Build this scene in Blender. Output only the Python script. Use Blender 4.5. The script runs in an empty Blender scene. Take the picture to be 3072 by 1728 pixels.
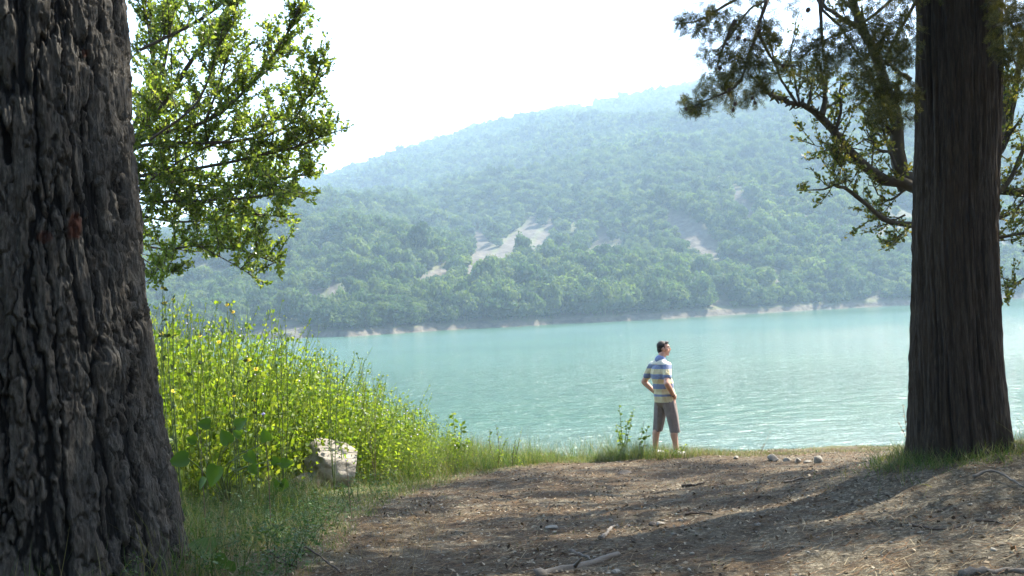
import bpy, math, random
import numpy as np
from mathutils import Vector, Matrix

random.seed(7)
RNG = np.random.default_rng(11)
scene = bpy.context.scene
COL = scene.collection
R = math.radians

# ------------------------------------------------------------------ camera
CAM_H = 6.5                       # metres above the lake
FPX = 1024.0                      # focal length in pixels of a 1024 px wide picture
PITCH, ROLL = R(0.7), R(2.35)
fwd = np.array([0, math.cos(PITCH), math.sin(PITCH)])
r0 = np.array([1.0, 0, 0]); u0 = np.cross(r0, fwd)
right = math.cos(ROLL)*r0 - math.sin(ROLL)*u0
up = math.cos(ROLL)*u0 + math.sin(ROLL)*r0
EYE = np.array([0, 0, CAM_H])
cd = bpy.data.cameras.new('camera'); cam = bpy.data.objects.new('camera', cd); COL.objects.link(cam)
cd.sensor_width = 36; cd.lens = 36; cd.clip_end = 12000; cd.clip_start = 0.05
m = Matrix.Identity(4)
for i in range(3):
    m[i][0] = right[i]; m[i][1] = up[i]; m[i][2] = -fwd[i]; m[i][3] = EYE[i]
cam.matrix_world = m
scene.camera = cam

# ------------------------------------------------------------------ light
SUN_AZ, SUN_EL = R(58), R(50)     # azimuth clockwise from the view direction (+Y)
world = bpy.data.worlds.new('World'); scene.world = world; world.use_nodes = True
wn = world.node_tree.nodes; wl = world.node_tree.links
sky = wn.new('ShaderNodeTexSky'); sky.sky_type = 'NISHITA'; sky.sun_disc = False
sky.sun_elevation = SUN_EL; sky.sun_rotation = SUN_AZ
sky.air_density = 1.0; sky.dust_density = 2.5; sky.altitude = 600
wl.new(sky.outputs[0], wn['Background'].inputs[0]); wn['Background'].inputs[1].default_value = 0.15
sl = bpy.data.lights.new('sun', 'SUN'); sl.energy = 5.0; sl.angle = R(0.55); sl.color = (1.0, 0.95, 0.86)
so = bpy.data.objects.new('sun', sl); COL.objects.link(so)
sdir = Vector((math.sin(SUN_AZ)*math.cos(SUN_EL), math.cos(SUN_AZ)*math.cos(SUN_EL), math.sin(SUN_EL)))
so.rotation_euler = sdir.to_track_quat('Z', 'Y').to_euler(); so.location = (30, 20, 60)
vs = scene.view_settings
vs.view_transform = 'Standard'; vs.look = 'None'; vs.gamma = 1; vs.use_curve_mapping = False
vs.exposure = 2.15
HAZE_D = 4.8e-4
scene.cycles.volume_bounces = 4

# ------------------------------------------------------------------ numeric helpers
def pix(px, py, d):
    """world point seen at picture position px,py (1024x576) at depth d"""
    v = fwd + right*((px-512)/FPX) + up*((288-py)/FPX)
    return EYE + v*d
def _h(ix, iy, iz, s=0):
    n = (ix.astype(np.int64)*374761393 + iy.astype(np.int64)*668265263 + iz.astype(np.int64)*1274126177 + s*974711) & 0xffffffff
    n = ((n ^ (n >> 13))*1274126177) & 0xffffffff
    n = ((n ^ (n >> 16))*668265263) & 0xffffffff
    return ((n ^ (n >> 15)) & 0xffffff)/float(0xffffff)
def vnoise(x, y, z=0.0, s=0):
    x, y, z = np.broadcast_arrays(np.asarray(x, float), np.asarray(y, float), np.asarray(z, float))
    ix, iy, iz = np.floor(x), np.floor(y), np.floor(z)
    fx, fy, fz = x-ix, y-iy, z-iz
    fx, fy, fz = [t*t*t*(t*(t*6-15)+10) for t in (fx, fy, fz)]
    out = 0
    for a in (0, 1):
        for b in (0, 1):
            for c in (0, 1):
                w = (fx if a else 1-fx)*(fy if b else 1-fy)*(fz if c else 1-fz)
                out = out + w*_h(ix+a, iy+b, iz+c, s)
    return out*2-1
def fbm(x, y, z=0.0, o=4, s=0):
    t, a, f = 0, 1.0, 1.0
    for i in range(o):
        t = t + a*vnoise(np.asarray(x)*f+17.3*i, np.asarray(y)*f, np.asarray(z)*f, s+i); a *= .5; f *= 2.03
    return t/1.9
def sstep(a, b, x):
    t = np.clip((np.asarray(x, float)-a)/(b-a), 0, 1); return t*t*(3-2*t)
def voronoi(u, v, nx=0, s=0, jit=.9):
    iu, iv = np.floor(u), np.floor(v)
    F1 = np.full(u.shape, 9.); F2 = np.full(u.shape, 9.); idv = np.zeros(u.shape)
    for a in (-1, 0, 1):
        for b in (-1, 0, 1):
            cu, cv = iu+a, iv+b
            hu = np.mod(cu, nx) if nx else cu
            z = np.zeros_like(cu)
            pu = cu+.5+jit*(_h(hu, cv, z, s)-.5); pv = cv+.5+jit*(_h(hu, cv, z+1, s)-.5)
            d = np.hypot(u-pu, v-pv); idc = _h(hu, cv, z+2, s)
            closer = d < F1
            F2 = np.where(closer, F1, np.minimum(F2, d)); idv = np.where(closer, idc, idv); F1 = np.where(closer, d, F1)
    return F1, F2, idv
def unit(v):
    v = np.asarray(v, float); n = np.linalg.norm(v, axis=-1, keepdims=True); return v/np.maximum(n, 1e-9)

# ------------------------------------------------------------------ mesh helpers
class MB:
    def __init__(s): s.V = []; s.F = []; s.n = 0; s.A = []
    def add(s, V, F, val=None):
        V = np.asarray(V, float).reshape(-1, 3); s.V.append(V)
        Fs = F if isinstance(F, list) else [F]
        for f in Fs: s.F.append(np.asarray(f, np.int64)+s.n)
        s.A.append(np.zeros(len(V)) if val is None else np.broadcast_to(np.asarray(val, float), (len(V),)))
        s.n += len(V)
    def inst(s, TV, TF, P, M, S=1.0, val=None):
        """many copies of a small template: P (n,3), M (n,3,3) columns = axes, S (n,) or (n,3)"""
        n = len(P); TV = np.asarray(TV, float); S = np.asarray(S, float)
        if S.ndim == 0: S = np.full((n, 3), float(S))
        if S.ndim == 1: S = np.repeat(S[:, None], 3, 1)
        V = np.einsum('nij,nkj->nki', M, TV[None]*S[:, None, :]) + np.asarray(P)[:, None, :]
        TFs = TF if isinstance(TF, list) else [TF]
        off = (np.arange(n)*len(TV))[:, None, None]
        va = None if val is None else np.repeat(np.asarray(val, float), len(TV))
        s.add(V.reshape(-1, 3), [(np.asarray(f)[None]+off).reshape(-1, np.asarray(f).shape[1]) for f in TFs], va)
    def mesh(s, name, mat, smooth=False, attr=None):
        me = bpy.data.meshes.new(name)
        if s.n == 0: return me
        V = np.concatenate(s.V); tot = np.concatenate([np.full(len(f), f.shape[1]) for f in s.F])
        L = np.concatenate([f.ravel() for f in s.F])
        me.vertices.add(len(V)); me.vertices.foreach_set('co', V.ravel())
        me.loops.add(len(L)); me.loops.foreach_set('vertex_index', L)
        me.polygons.add(len(tot)); st = np.concatenate([[0], np.cumsum(tot)[:-1]])
        me.polygons.foreach_set('loop_start', st); me.polygons.foreach_set('loop_total', tot)
        if smooth: me.polygons.foreach_set('use_smooth', np.ones(len(tot), bool))
        if attr:
            at = me.attributes.new(attr, 'FLOAT', 'POINT'); at.data.foreach_set('value', np.concatenate(s.A))
        me.update(calc_edges=True); me.validate()
        if mat: me.materials.append(mat)
        return me
    def build(s, name, mat, parent=None, smooth=False, attr=None, origin=None):
        if origin is not None:
            o3 = np.asarray(origin, float); s.V = [v-o3 for v in s.V]
        ob = bpy.data.objects.new(name, s.mesh(name, mat, smooth, attr)); COL.objects.link(ob)
        if parent is not None: ob.parent = parent
        if origin is not None: ob.location = origin
        return ob
def tag(o, label=None, cat=None, group=None, kind=None):
    if label: o['label'] = label
    if cat: o['category'] = cat
    if group: o['group'] = group
    if kind: o['kind'] = kind
    return o
def empty(name, loc=(0, 0, 0), rz=0):
    o = bpy.data.objects.new(name, None); COL.objects.link(o); o.location = loc; o.rotation_euler = (0, 0, rz)
    o.empty_display_size = .2
    return o
def frames(D, roll=None):
    """rotation matrices whose Y column is D"""
    D = unit(D); n = len(D)
    ref = np.where(np.abs(D[:, 2:3]) > .95, np.array([[1., 0, 0]]), np.array([[0, 0, 1.]]))
    X = unit(np.cross(D, ref)); Z = np.cross(X, D)
    if roll is None: roll = RNG.uniform(0, 2*np.pi, n)
    c, s_ = np.cos(roll)[:, None], np.sin(roll)[:, None]
    X2 = X*c + Z*s_; Z2 = np.cross(X2, D)
    return np.stack([X2, D, Z2], axis=2)
def tube(mb, P, rad, k=6, cap=True, rough=0, val=None):
    P = np.asarray(P, float); rad = np.broadcast_to(np.asarray(rad, float), (len(P),))
    T = unit(np.gradient(P, axis=0)); ref = np.array([0, 0, 1.]) if abs(T[0][2]) < .9 else np.array([1., 0, 0])
    X = unit(np.cross(T, ref)); Y = np.cross(T, X); a = np.arange(k)*2*np.pi/k
    ring = X[:, None]*np.cos(a)[None, :, None] + Y[:, None]*np.sin(a)[None, :, None]
    rr = rad[:, None]*np.ones(k)
    if rough: rr = rr*(1+rough*RNG.uniform(-1, 1, rr.shape))
    V = (P[:, None]+ring*rr[..., None]).reshape(-1, 3); n = len(P)
    i = np.arange(n-1)[:, None]*k; j = np.arange(k)[None]; j2 = (j+1) % k
    F = np.stack([i+j, i+j2, i+k+j2, i+k+j], -1).reshape(-1, 4)
    Fs = [F]
    if cap and k > 2: Fs += [np.arange(k)[::-1][None], (np.arange(k)+(n-1)*k)[None]]
    mb.add(V, Fs, val)
def smooth_path(P, n=12):
    P = np.asarray(P, float)
    if len(P) == 2: t = np.linspace(0, 1, n)[:, None]; return P[0]*(1-t)+P[1]*t
    t = np.linspace(0, len(P)-1, n); out = []
    Q = np.vstack([2*P[0]-P[1], P, 2*P[-1]-P[-2]])
    for a in t:
        i = min(int(a), len(P)-2); f = a-i; p0, p1, p2, p3 = Q[i:i+4]
        out.append(.5*((2*p1)+(-p0+p2)*f+(2*p0-5*p1+4*p2-p3)*f*f+(-p0+3*p1-3*p2+p3)*f**3))
    return np.array(out)

# ------------------------------------------------------------------ materials
class NT:
    def __init__(s, name):
        s.m = bpy.data.materials.new(name); s.m.use_nodes = True; s.t = s.m.node_tree; s.t.nodes.clear()
        s.out = s.t.nodes.new('ShaderNodeOutputMaterial')
    def n(s, typ, **kw):
        nd = s.t.nodes.new('ShaderNode'+typ)
        for k, v in kw.items():
            if k.startswith('i_'):
                key = k[2:].replace('_', ' '); nd.inputs[key].default_value = v
            else: setattr(nd, k, v)
        return nd
    def l(s, a, b): s.t.links.new(a, b)
    def coord(s, scale=(1, 1, 1)):
        tc = s.n('TexCoord'); mp = s.n('Mapping'); mp.inputs['Scale'].default_value = scale
        s.l(tc.outputs['Object'], mp.inputs[0]); return mp.outputs[0]
    def noise(s, vec, sc, det=4, rough=.55, dist=0):
        nd = s.n('TexNoise'); nd.inputs['Scale'].default_value = sc; nd.inputs['Detail'].default_value = det
        nd.inputs['Roughness'].default_value = rough; nd.inputs['Distortion'].default_value = dist
        s.l(vec, nd.inputs['Vector']); return nd.outputs[0]
    def ramp(s, fac, stops, interp='LINEAR'):
        r = s.n('ValToRGB'); e = r.color_ramp; e.interpolation = interp
        while len(e.elements) < len(stops): e.elements.new(.5)
        for el, (p, c) in zip(e.elements, stops): el.position = p; el.color = (*c, 1) if len(c) == 3 else c
        s.l(fac, r.inputs[0]); return r.outputs[0]
    def mix(s, fac, a, b, typ='MIX'):
        x = s.n('MixRGB', blend_type=typ)
        for sock, v in zip(x.inputs, (fac, a, b)):
            if hasattr(v, 'is_output'): s.l(v, sock)
            elif isinstance(v, (int, float)): sock.default_value = v
            else: sock.default_value = (*v, 1)
        return x.outputs[0]
    def math(s, op, a, b=0.0):
        x = s.n('Math', operation=op)
        for sock, v in zip(x.inputs, (a, b)):
            if hasattr(v, 'is_output'): s.l(v, sock)
            else: sock.default_value = v
        return x.outputs[0]
    def bump(s, h, dist, strength=1.0, normal=None):
        b = s.n('Bump'); b.inputs['Distance'].default_value = dist; b.inputs['Strength'].default_value = strength
        s.l(h, b.inputs['Height'])
        if normal is not None: s.l(normal, b.inputs['Normal'])
        return b.outputs[0]
    def principled(s, col, rough=.8, normal=None, spec=.3):
        p = s.n('BsdfPrincipled')
        if hasattr(col, 'is_output'): s.l(col, p.inputs['Base Color'])
        else: p.inputs['Base Color'].default_value = (*col, 1)
        if hasattr(rough, 'is_output'): s.l(rough, p.inputs['Roughness'])
        else: p.inputs['Roughness'].default_value = rough
        p.inputs['Specular IOR Level'].default_value = spec
        if normal is not None: s.l(normal, p.inputs['Normal'])
        s.l(p.outputs[0], s.out.inputs[0]); return p
def simple(name, col, rough=.8, spec=.3, var=.25, sc=8, bump=0.0):
    t = NT(name); c = t.coord(); nz = t.noise(c, sc, 4)
    cc = t.ramp(nz, [(.3, tuple(x*(1-var) for x in col)), (.7, tuple(min(1, x*(1+var)) for x in col))])
    t.principled(cc, rough, t.bump(nz, bump) if bump else None, spec); return t.m
def leafmat(name, cols, trans=.5, rough=.45, tcol=None, spec=.35, patch=None, pscale=2.0, inst=False):
    """thin leaves: colour varies leaf by leaf, light comes through them"""
    t = NT(name)
    rnd = t.n('ObjectInfo').outputs['Random'] if inst else t.n('NewGeometry').outputs['Random Per Island']
    n = len(cols); col = t.ramp(rnd, [((i+.5)/n, c) for i, c in enumerate(cols)])
    if patch is not None:
        nz = t.noise(t.coord(), pscale, 3); f = t.ramp(nz, [(.42, (0, 0, 0)), (.62, (1, 1, 1))])
        col = t.mix(f, col, patch)
    p = t.n('BsdfPrincipled'); t.l(col, p.inputs['Base Color']); p.inputs['Roughness'].default_value = rough
    p.inputs['Specular IOR Level'].default_value = spec
    tr = t.n('BsdfTranslucent')
    tc = t.mix(1.0, col, tcol or (1.5, 1.5, .55), 'MULTIPLY'); t.l(tc, tr.inputs[0])
    mx = t.n('MixShader'); mx.inputs[0].default_value = trans
    t.l(p.outputs[0], mx.inputs[1]); t.l(tr.outputs[0], mx.inputs[2]); t.l(mx.outputs[0], t.out.inputs[0])
    return t.m

# soil of the lakeside path
def mat_ground():
    t = NT('lakeside_soil'); c = t.coord()
    big = t.noise(c, .55, 4, .6); mid = t.noise(c, 3.2, 6, .68, .3); fine = t.noise(c, 26, 5, .75)
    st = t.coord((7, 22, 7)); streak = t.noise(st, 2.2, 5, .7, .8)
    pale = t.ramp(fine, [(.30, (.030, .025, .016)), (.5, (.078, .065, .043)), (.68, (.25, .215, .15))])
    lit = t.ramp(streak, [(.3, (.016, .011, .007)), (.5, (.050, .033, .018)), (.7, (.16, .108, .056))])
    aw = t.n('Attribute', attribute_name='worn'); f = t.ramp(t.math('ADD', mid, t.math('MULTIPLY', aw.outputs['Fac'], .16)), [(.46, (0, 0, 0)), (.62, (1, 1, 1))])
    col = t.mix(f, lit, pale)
    at = t.n('Attribute', attribute_name='green'); g = t.ramp(fine, [(.3, (.035, .045, .018)), (.7, (.12, .12, .05))])
    col = t.mix(at.outputs['Fac'], col, g)
    pe = t.ramp(t.noise(c, 90, 3, .6), [(.60, (0, 0, 0)), (.68, (1, 1, 1))])
    col = t.mix(t.math('MULTIPLY', pe, .5), col, (.34, .31, .25))
    h = t.math('ADD', t.math('MULTIPLY', mid, .5), t.math('MULTIPLY', fine, .35))
    h = t.math('ADD', h, t.math('MULTIPLY', streak, .3))
    t.principled(col, .95, t.bump(h, .05, 1.0), .1); return t.m
M_ground = mat_ground()

def mat_water():
    t = NT('lake_water'); tc = t.n('TexCoord')
    def mp(sc, rot=0):
        m_ = t.n('Mapping'); m_.inputs['Scale'].default_value = sc; m_.inputs['Rotation'].default_value = (0, 0, rot)
        t.l(tc.outputs['Object'], m_.inputs[0]); return m_.outputs[0]
    a = t.noise(mp((.55, 1.3, 1), .10), 1.1, 4, .62, .5)
    b = t.noise(mp((.8, 1.7, 1), -.15), 3.4, 3, .6, .4)
    wind = t.noise(mp((.006, .02, 1)), 1.0, 3, .5)
    sep = t.n('SeparateXYZ'); t.l(tc.outputs['Object'], sep.inputs[0])
    far = t.n('MapRange'); far.inputs[1].default_value = 90; far.inputs[2].default_value = 260
    far.inputs[3].default_value = 1.0; far.inputs[4].default_value = .12; t.l(sep.outputs[1], far.inputs[0])
    w = t.ramp(wind, [(.35, (.55,)*3), (.65, (1,)*3)])
    amp = t.math('MULTIPLY', far.outputs[0], w)
    l_ = t.noise(mp((.22, .55, 1), .05), 1.0, 3, .6, .3)
    h = t.math('ADD', t.math('MULTIPLY', a, .75), t.math('MULTIPLY', b, .20)); h = t.math('ADD', h, t.math('MULTIPLY', l_, .9))
    h = t.math('MULTIPLY', h, amp)
    bp = t.bump(h, 1.0, 1.0)
    nr = t.n('MapRange'); nr.inputs[1].default_value = 34; nr.inputs[2].default_value = 55; t.l(sep.outputs[1], nr.inputs[0])
    deep = t.ramp(t.noise(mp((.01, .03, 1)), 1, 3), [(.35, (.040, .092, .056)), (.65, (.052, .112, .068))])
    col = t.mix(nr.outputs[0], (.12, .17, .14), deep)
    p = t.principled(col, .12, bp, .5); p.inputs['IOR'].default_value = 1.33
    return t.m
M_water = mat_water()

def mat_terrain():
    t = NT('hillside_soil'); c = t.coord()
    n1 = t.noise(c, .05, 6, .65); n2 = t.noise(c, .35, 5, .7)
    green = t.ramp(n1, [(.3, (.055, .070, .032)), (.7, (.12, .115, .062))])
    bare = t.ramp(n2, [(.3, (.045, .040, .031)), (.7, (.13, .113, .086))])
    at = t.n('Attribute', attribute_name='bare')
    col = t.mix(at.outputs['Fac'], green, bare)
    t.principled(col, .95, t.bump(n2, 1.5, .8), .1); return t.m
M_terrain = mat_terrain()

def mat_bark(name, plate, crack, scar=None, fine=70, stretch=(1, 1, .3), bumpd=.02, lich=None):
    t = NT(name); c = t.coord(stretch)
    f1 = t.noise(c, fine, 6, .7, .3); f2 = t.noise(c, fine*.2, 4, .6)
    pc = t.ramp(f1, [(.3, tuple(x*.35 for x in plate)), (.5, plate), (.68, tuple(x*2.0 for x in plate))])
    pc = t.mix(t.ramp(f2, [(.4, (0, 0, 0)), (.65, (.6, .6, .6))]), pc, tuple(x*.75 for x in (plate[0]*1.15, plate[1], plate[2]*.85)))
    at = t.n('Attribute', attribute_name='depth')
    dep = t.ramp(at.outputs['Fac'], [(.08, (0, 0, 0)), (.45, (1, 1, 1))])
    col = t.mix(dep, crack, pc)
    if scar is not None:
        a2 = t.n('Attribute', attribute_name='scar'); col = t.mix(a2.outputs['Fac'], col, scar)
    if lich is not None:
        lf = t.ramp(t.noise(t.coord(), 9, 5, .7), [(.55, (0, 0, 0)), (.68, (.7, .7, .7))]); col = t.mix(lf, col, lich)
    t.principled(col, .9, t.bump(f1, bumpd, 1.0), .2); return t.m
M_pinebark = mat_bark('pine_bark', (.060, .055, .046), (.006, .005, .004), scar=(.075, .028, .016))
M_cypbark = mat_bark('cypress_bark', (.042, .031, .020), (.007, .005, .004), fine=45, stretch=(1.6, 1.6, .12), bumpd=.02)
M_branch = mat_bark('branch_bark', (.085, .068, .050), (.085, .068, .050), fine=30, stretch=(1, 1, 1), bumpd=.006)
M_lichen = mat_bark('lichen_covered_bark', (.070, .058, .040), (.070, .058, .040), fine=30, stretch=(1, 1, 1), bumpd=.01, lich=(.20, .18, .06))
M_leafL = leafmat('broad_leaf', [(.07, .11, .022), (.11, .16, .03), (.16, .20, .05), (.085, .13, .025), (.21, .235, .08)], .62, .25, (1.8, 1.8, .65), .8)
M_leafR = leafmat('pear_leaf', [(.05, .075, .016), (.09, .115, .022), (.13, .14, .035), (.18, .16, .05)], .55, .35, (1.6, 1.5, .5), .4)
M_cyp = leafmat('cypress_spray', [(.034, .040, .014), (.050, .058, .018), (.095, .10, .028), (.05, .055, .018), (.13, .12, .04)], .4, .6, (1.6, 1.4, .5), .2)
M_pineneedle = leafmat('pine_needles', [(.02, .045, .015), (.035, .065, .02)], .2, .5)
M_weed = leafmat('weed_leaf', [(.095, .155, .022), (.14, .20, .028), (.19, .25, .04), (.11, .165, .024), (.25, .28, .06), (.06, .10, .018)], .55, .5, (1.6, 1.6, .45), .2)
M_low = leafmat('low_weed_leaf', [(.03, .07, .018), (.05, .095, .022), (.08, .125, .03), (.04, .08, .03)], .4, .5, (1.4, 1.5, .6), .2)
M_grass = leafmat('grass_blade', [(.035, .075, .018), (.055, .105, .022), (.08, .13, .03), (.12, .14, .05), (.19, .18, .08)], .4, .5, (1.4, 1.4, .6), .2)
M_dry = leafmat('dry_straw', [(.20, .15, .07), (.26, .21, .11), (.13, .09, .045), (.30, .25, .15)], .3, .7, (1.1, 1, .8), .2)
M_needle = leafmat('fallen_needles', [(.08, .040, .018), (.16, .080, .035), (.22, .15, .075), (.035, .022, .013), (.28, .23, .14)], .1, .8, (1, 1, 1), .1)
M_litter = leafmat('leaf_litter', [(.06, .04, .022), (.16, .11, .06), (.32, .27, .19), (.025, .018, .012), (.24, .20, .14)], .1, .8, (1, 1, 1), .1)
M_big = leafmat('broad_plant_leaf', [(.03, .065, .014), (.05, .10, .018), (.085, .15, .022)], .4, .45, (1.5, 1.6, .5), .3)
M_wood = leafmat('woodland_leaf', [(.032, .058, .026), (.048, .080, .030), (.065, .10, .034), (.09, .12, .040), (.038, .066, .028)], .45, .7, (1.4, 1.5, .6), .1, inst=True)
M_yellow = simple('yellow_petal', (.85, .62, .02), .6, .2, .1, 30)
M_orange = simple('orange_flower_disc', (.42, .22, .01), .8)
M_white = simple('white_flower', (.72, .66, .66), .7, .2, .15, 40)
M_purple = simple('lilac_flower', (.42, .38, .68), .8, .2, .2, 60)
M_stem = simple('green_stem', (.085, .12, .03), .6)
M_brownstem = simple('brown_stem', (.10, .07, .04), .7)
def mat_rock(name, col, dark):
    t = NT(name); c = t.coord(); n1 = t.noise(c, 4, 6, .65, .5); n2 = t.noise(c, 28, 5, .7)
    cc = t.ramp(n1, [(.3, dark), (.55, col), (.8, tuple(min(.75, x*1.18) for x in col))])
    cc = t.mix(t.ramp(n2, [(.3, (.5,)*3), (.5, (0,)*3)]), cc, tuple(x*.6 for x in col))
    t.principled(cc, .9, t.bump(t.math('ADD', n1, t.math('MULTIPLY', n2, .4)), .02, 1), .2); return t.m
M_rock = mat_rock('limestone', (.27, .24, .195), (.13, .115, .09))
M_stone = mat_rock('pebble_stone', (.26, .24, .19), (.14, .12, .10))
M_dstone = mat_rock('dark_stub_wood', (.10, .085, .07), (.05, .04, .03))
M_deadwood = mat_bark('dead_wood', (.15, .13, .105), (.15, .13, .105), fine=40, stretch=(1, 1, 1), bumpd=.008)
M_darkwood = mat_bark('dark_twig', (.085, .065, .048), (.085, .065, .048), fine=40, stretch=(1, 1, 1), bumpd=.006)

# ------------------------------------------------------------------ near ground
TRX, TRY = 3.92, 8.8              # foot of the right-hand trunk
TLX, TLY = -2.78, 5.95            # foot of the left-hand pine
def ground_z(x, y, detail=True):
    x = np.asarray(x, float); y = np.asarray(y, float)
    z = 4.9 - .0922*np.clip(y-6, 0, 40)
    z = z + .46*np.exp(-(((x-TRX-.4)/1.9)**2+((y-TRY-.1)/1.8)**2)) + .12*np.exp(-(((x-3.2)/1.6)**2+((y-5.4)/1.6)**2))
    z = z + .16*np.exp(-(((x-TLX)/1.3)**2+((y-TLY)/1.1)**2))
    z = z + .42*np.clip(-2.5-y, 0, 60)                      # unseen wooded slope behind the viewer, raised to block the low sky
    rim = 16.4 + .25*np.sin(x*.9+1) + .12*np.sin(x*2.7)
    dd = np.clip(y-rim, 0, 60); z = z - (.36*dd*dd/(dd+1.2))
    z = np.maximum(z, -3.0)
    if detail:
        near = np.exp(-np.clip(np.hypot(x, y-9)-12, 0, 100)/8)
        z = z + near*(.055*fbm(x*.8, y*.8, 0, 3, 3) + .022*fbm(x*4, y*4.5, 0, 3, 9) + .008*fbm(x*17, y*19, 0, 2, 21))
    return z
def hit(px, py, lift=0.0):
    """where the line of sight through px,py meets the near ground"""
    v = fwd + right*((px-512)/FPX) + up*((288-py)/FPX)
    t = np.linspace(3.5, 30, 2600); P = EYE[None]+v[None]*t[:, None]
    g = ground_z(P[:, 0], P[:, 1]); k = np.argmax(P[:, 2] < g)
    if k == 0: k = int(np.argmin(np.abs(t-15.8)))
    return np.array([P[k, 0], P[k, 1], g[k]+lift])
def boundary(y):                   # edge between trodden path (right) and grass (left)
    return np.interp(y, [3, 6, 8, 10, 11.7, 13.5, 14.6, 15.4, 16.0, 16.3], [-1.5, -1.25, -1.5, -1.5, -1.25, -.7, -.1, .7, 2.0, 9])
xs = np.concatenate([np.linspace(-160, -22, 14), np.linspace(-20, -8.3, 24), np.arange(-8, 9.01, .062), np.linspace(9.4, 22, 24), np.linspace(25, 160, 14)])
ys = np.concatenate([np.linspace(-140, -4, 16), np.linspace(-3, 3.4, 22), np.arange(3.6, 18.0, .058), np.linspace(18.1, 40, 60)])
X, Y = np.meshgrid(xs, ys); Z = ground_z(X, Y); nx = len(xs); ny = len(ys)
i, j = np.meshgrid(np.arange(nx-1), np.arange(ny-1)); q = (j*nx+i).ravel()
gb = MB()
gmask = sstep(-.25, .35, boundary(Y)-X + .35*fbm(X*1.7, Y*1.7, 0, 3, 4))
gb.add(np.stack([X, Y, Z], -1).reshape(-1, 3), np.stack([q, q+1, q+nx+1, q+nx], -1), gmask.ravel()*.85)
ground = gb.build('ground', M_ground, smooth=True, attr='green'); tag(ground, kind='structure')
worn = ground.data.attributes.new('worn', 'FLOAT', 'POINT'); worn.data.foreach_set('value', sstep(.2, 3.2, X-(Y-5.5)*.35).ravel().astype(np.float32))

# ------------------------------------------------------------------ water
wb = MB(); wb.add([[-2600, 19, 0], [2600, 19, 0], [2600, 900, 0], [-2600, 900, 0]], np.array([[0, 1, 2, 3]]))
water = wb.build('water', M_water); tag(water, kind='structure')

# ------------------------------------------------------------------ far mountain
def pix_az(px, py):
    v = fwd + right*((px-512)/FPX) + up*((288-py)/FPX)
    return math.atan2(v[0], v[1]), v[2]/math.hypot(v[0], v[1])
shore_px = [(-300, 366), (0, 352), (150, 343), (250, 339), (350, 336.5), (430, 331), (512, 327), (600, 322), (700, 317), (800, 311), (900, 305.5), (1024, 298.5), (1200, 290), (1400, 282)]
ridge_px = [(-300, 330), (-100, 300), (60, 262), (160, 236), (230, 212), (306, 187), (358, 171), (397, 155), (437, 143), (477, 128), (517, 116), (556, 108), (596, 102), (620, 98), (656, 88), (700, 80), (780, 58), (900, 40), (1024, 25), (1200, 10), (1400, 0)]
sa = np.array([pix_az(*p) for p in shore_px]); ra = np.array([pix_az(*p) for p in ridge_px])
TH = np.concatenate([np.linspace(-1.25, -.62, 40)[:-1], np.linspace(-.62, .62, 400), np.linspace(.62, 1.25, 40)[1:]])
shore_r = np.interp(TH, sa[:, 0], CAM_H/(-sa[:, 1])); shore_r = np.clip(shore_r, 110, 420)
ridge_s = np.interp(TH, ra[:, 0], ra[:, 1])
ridge_r = 1150 + 350*sstep(-.4, .4, TH)
shore_r = shore_r + 7*fbm(TH*22, 0*TH, 0, 3, 5)
tt = np.concatenate([[-.06, -.03, -.012], np.linspace(0, .02, 16)[:-1], np.linspace(.02, .06, 16)[:-1], np.linspace(.06, 1, 235), np.linspace(1.03, 1.5, 14)])
def terrain(th, t):
    """mountain surface: th azimuth, t 0 at the shore .. 1 on the ridge"""
    rs = np.interp(th, TH, shore_r); rr = np.interp(th, TH, ridge_r); sl_ = np.interp(th, TH, ridge_s)
    r = rs + (rr-rs)*np.where(t > 0, np.abs(t)**1.25, t)
    zt = CAM_H + sl_*rr - 9.0
    g = np.where(t <= 1, .80*np.clip(t, 0, 1)**1.3+.20*np.clip(t, 0, 1)**1.05, 1-(t-1)*.9)
    x, y = r*np.sin(th), r*np.cos(th)
    w = 60*fbm(x/260., y/260., 0, 3, 40)
    a1 = (x*.93+y*.36+w)/170.; b1 = (y*.93-x*.36)/520.
    rid = 1-np.abs(fbm(a1, b1, 0, 3, 31))*2.2
    rid2 = 1-np.abs(fbm((x*.8+y*.6+.5*w)/62., (y*.8-x*.6)/170., 0, 3, 57))*2.2
    env = sstep(0, .12, t)*(1-.75*sstep(.72, 1.0, t))
    z = g*(zt-0) + env*(16*rid*np.clip(t*3, .25, 1)*(1-.5*t) + 9*rid2*np.clip(t*5, .3, 1) + 3*fbm(x/24., y/24., 0, 3, 77)) 
    low = sstep(-.002, .006, t)
    z = np.where(t < .001, t*60, z*low + 0.9*sstep(0, .007, t)*(1-sstep(.03, .1, t)) )
    return x, y, z
T2, H2 = np.meshgrid(tt, TH, indexing='ij')
tx, ty, tz = terrain(H2, T2)
def to_pix(x, y, z):
    v = np.stack([x, y, z-CAM_H], -1); d = v@fwd
    return 512+FPX*(v@right)/d, 288-FPX*(v@up)/d
def seg_dist(px, py, pts):
    best = np.full(np.shape(px), 1e9)
    for (x0, y0, w0), (x1, y1, w1) in zip(pts[:-1], pts[1:]):
        dx, dy = x1-x0, y1-y0; t = np.clip(((px-x0)*dx+(py-y0)*dy)/(dx*dx+dy*dy), 0, 1)
        d = np.hypot(px-x0-t*dx, py-y0-t*dy) - (w0+t*(w1-w0)); best = np.minimum(best, d)
    return best
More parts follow.
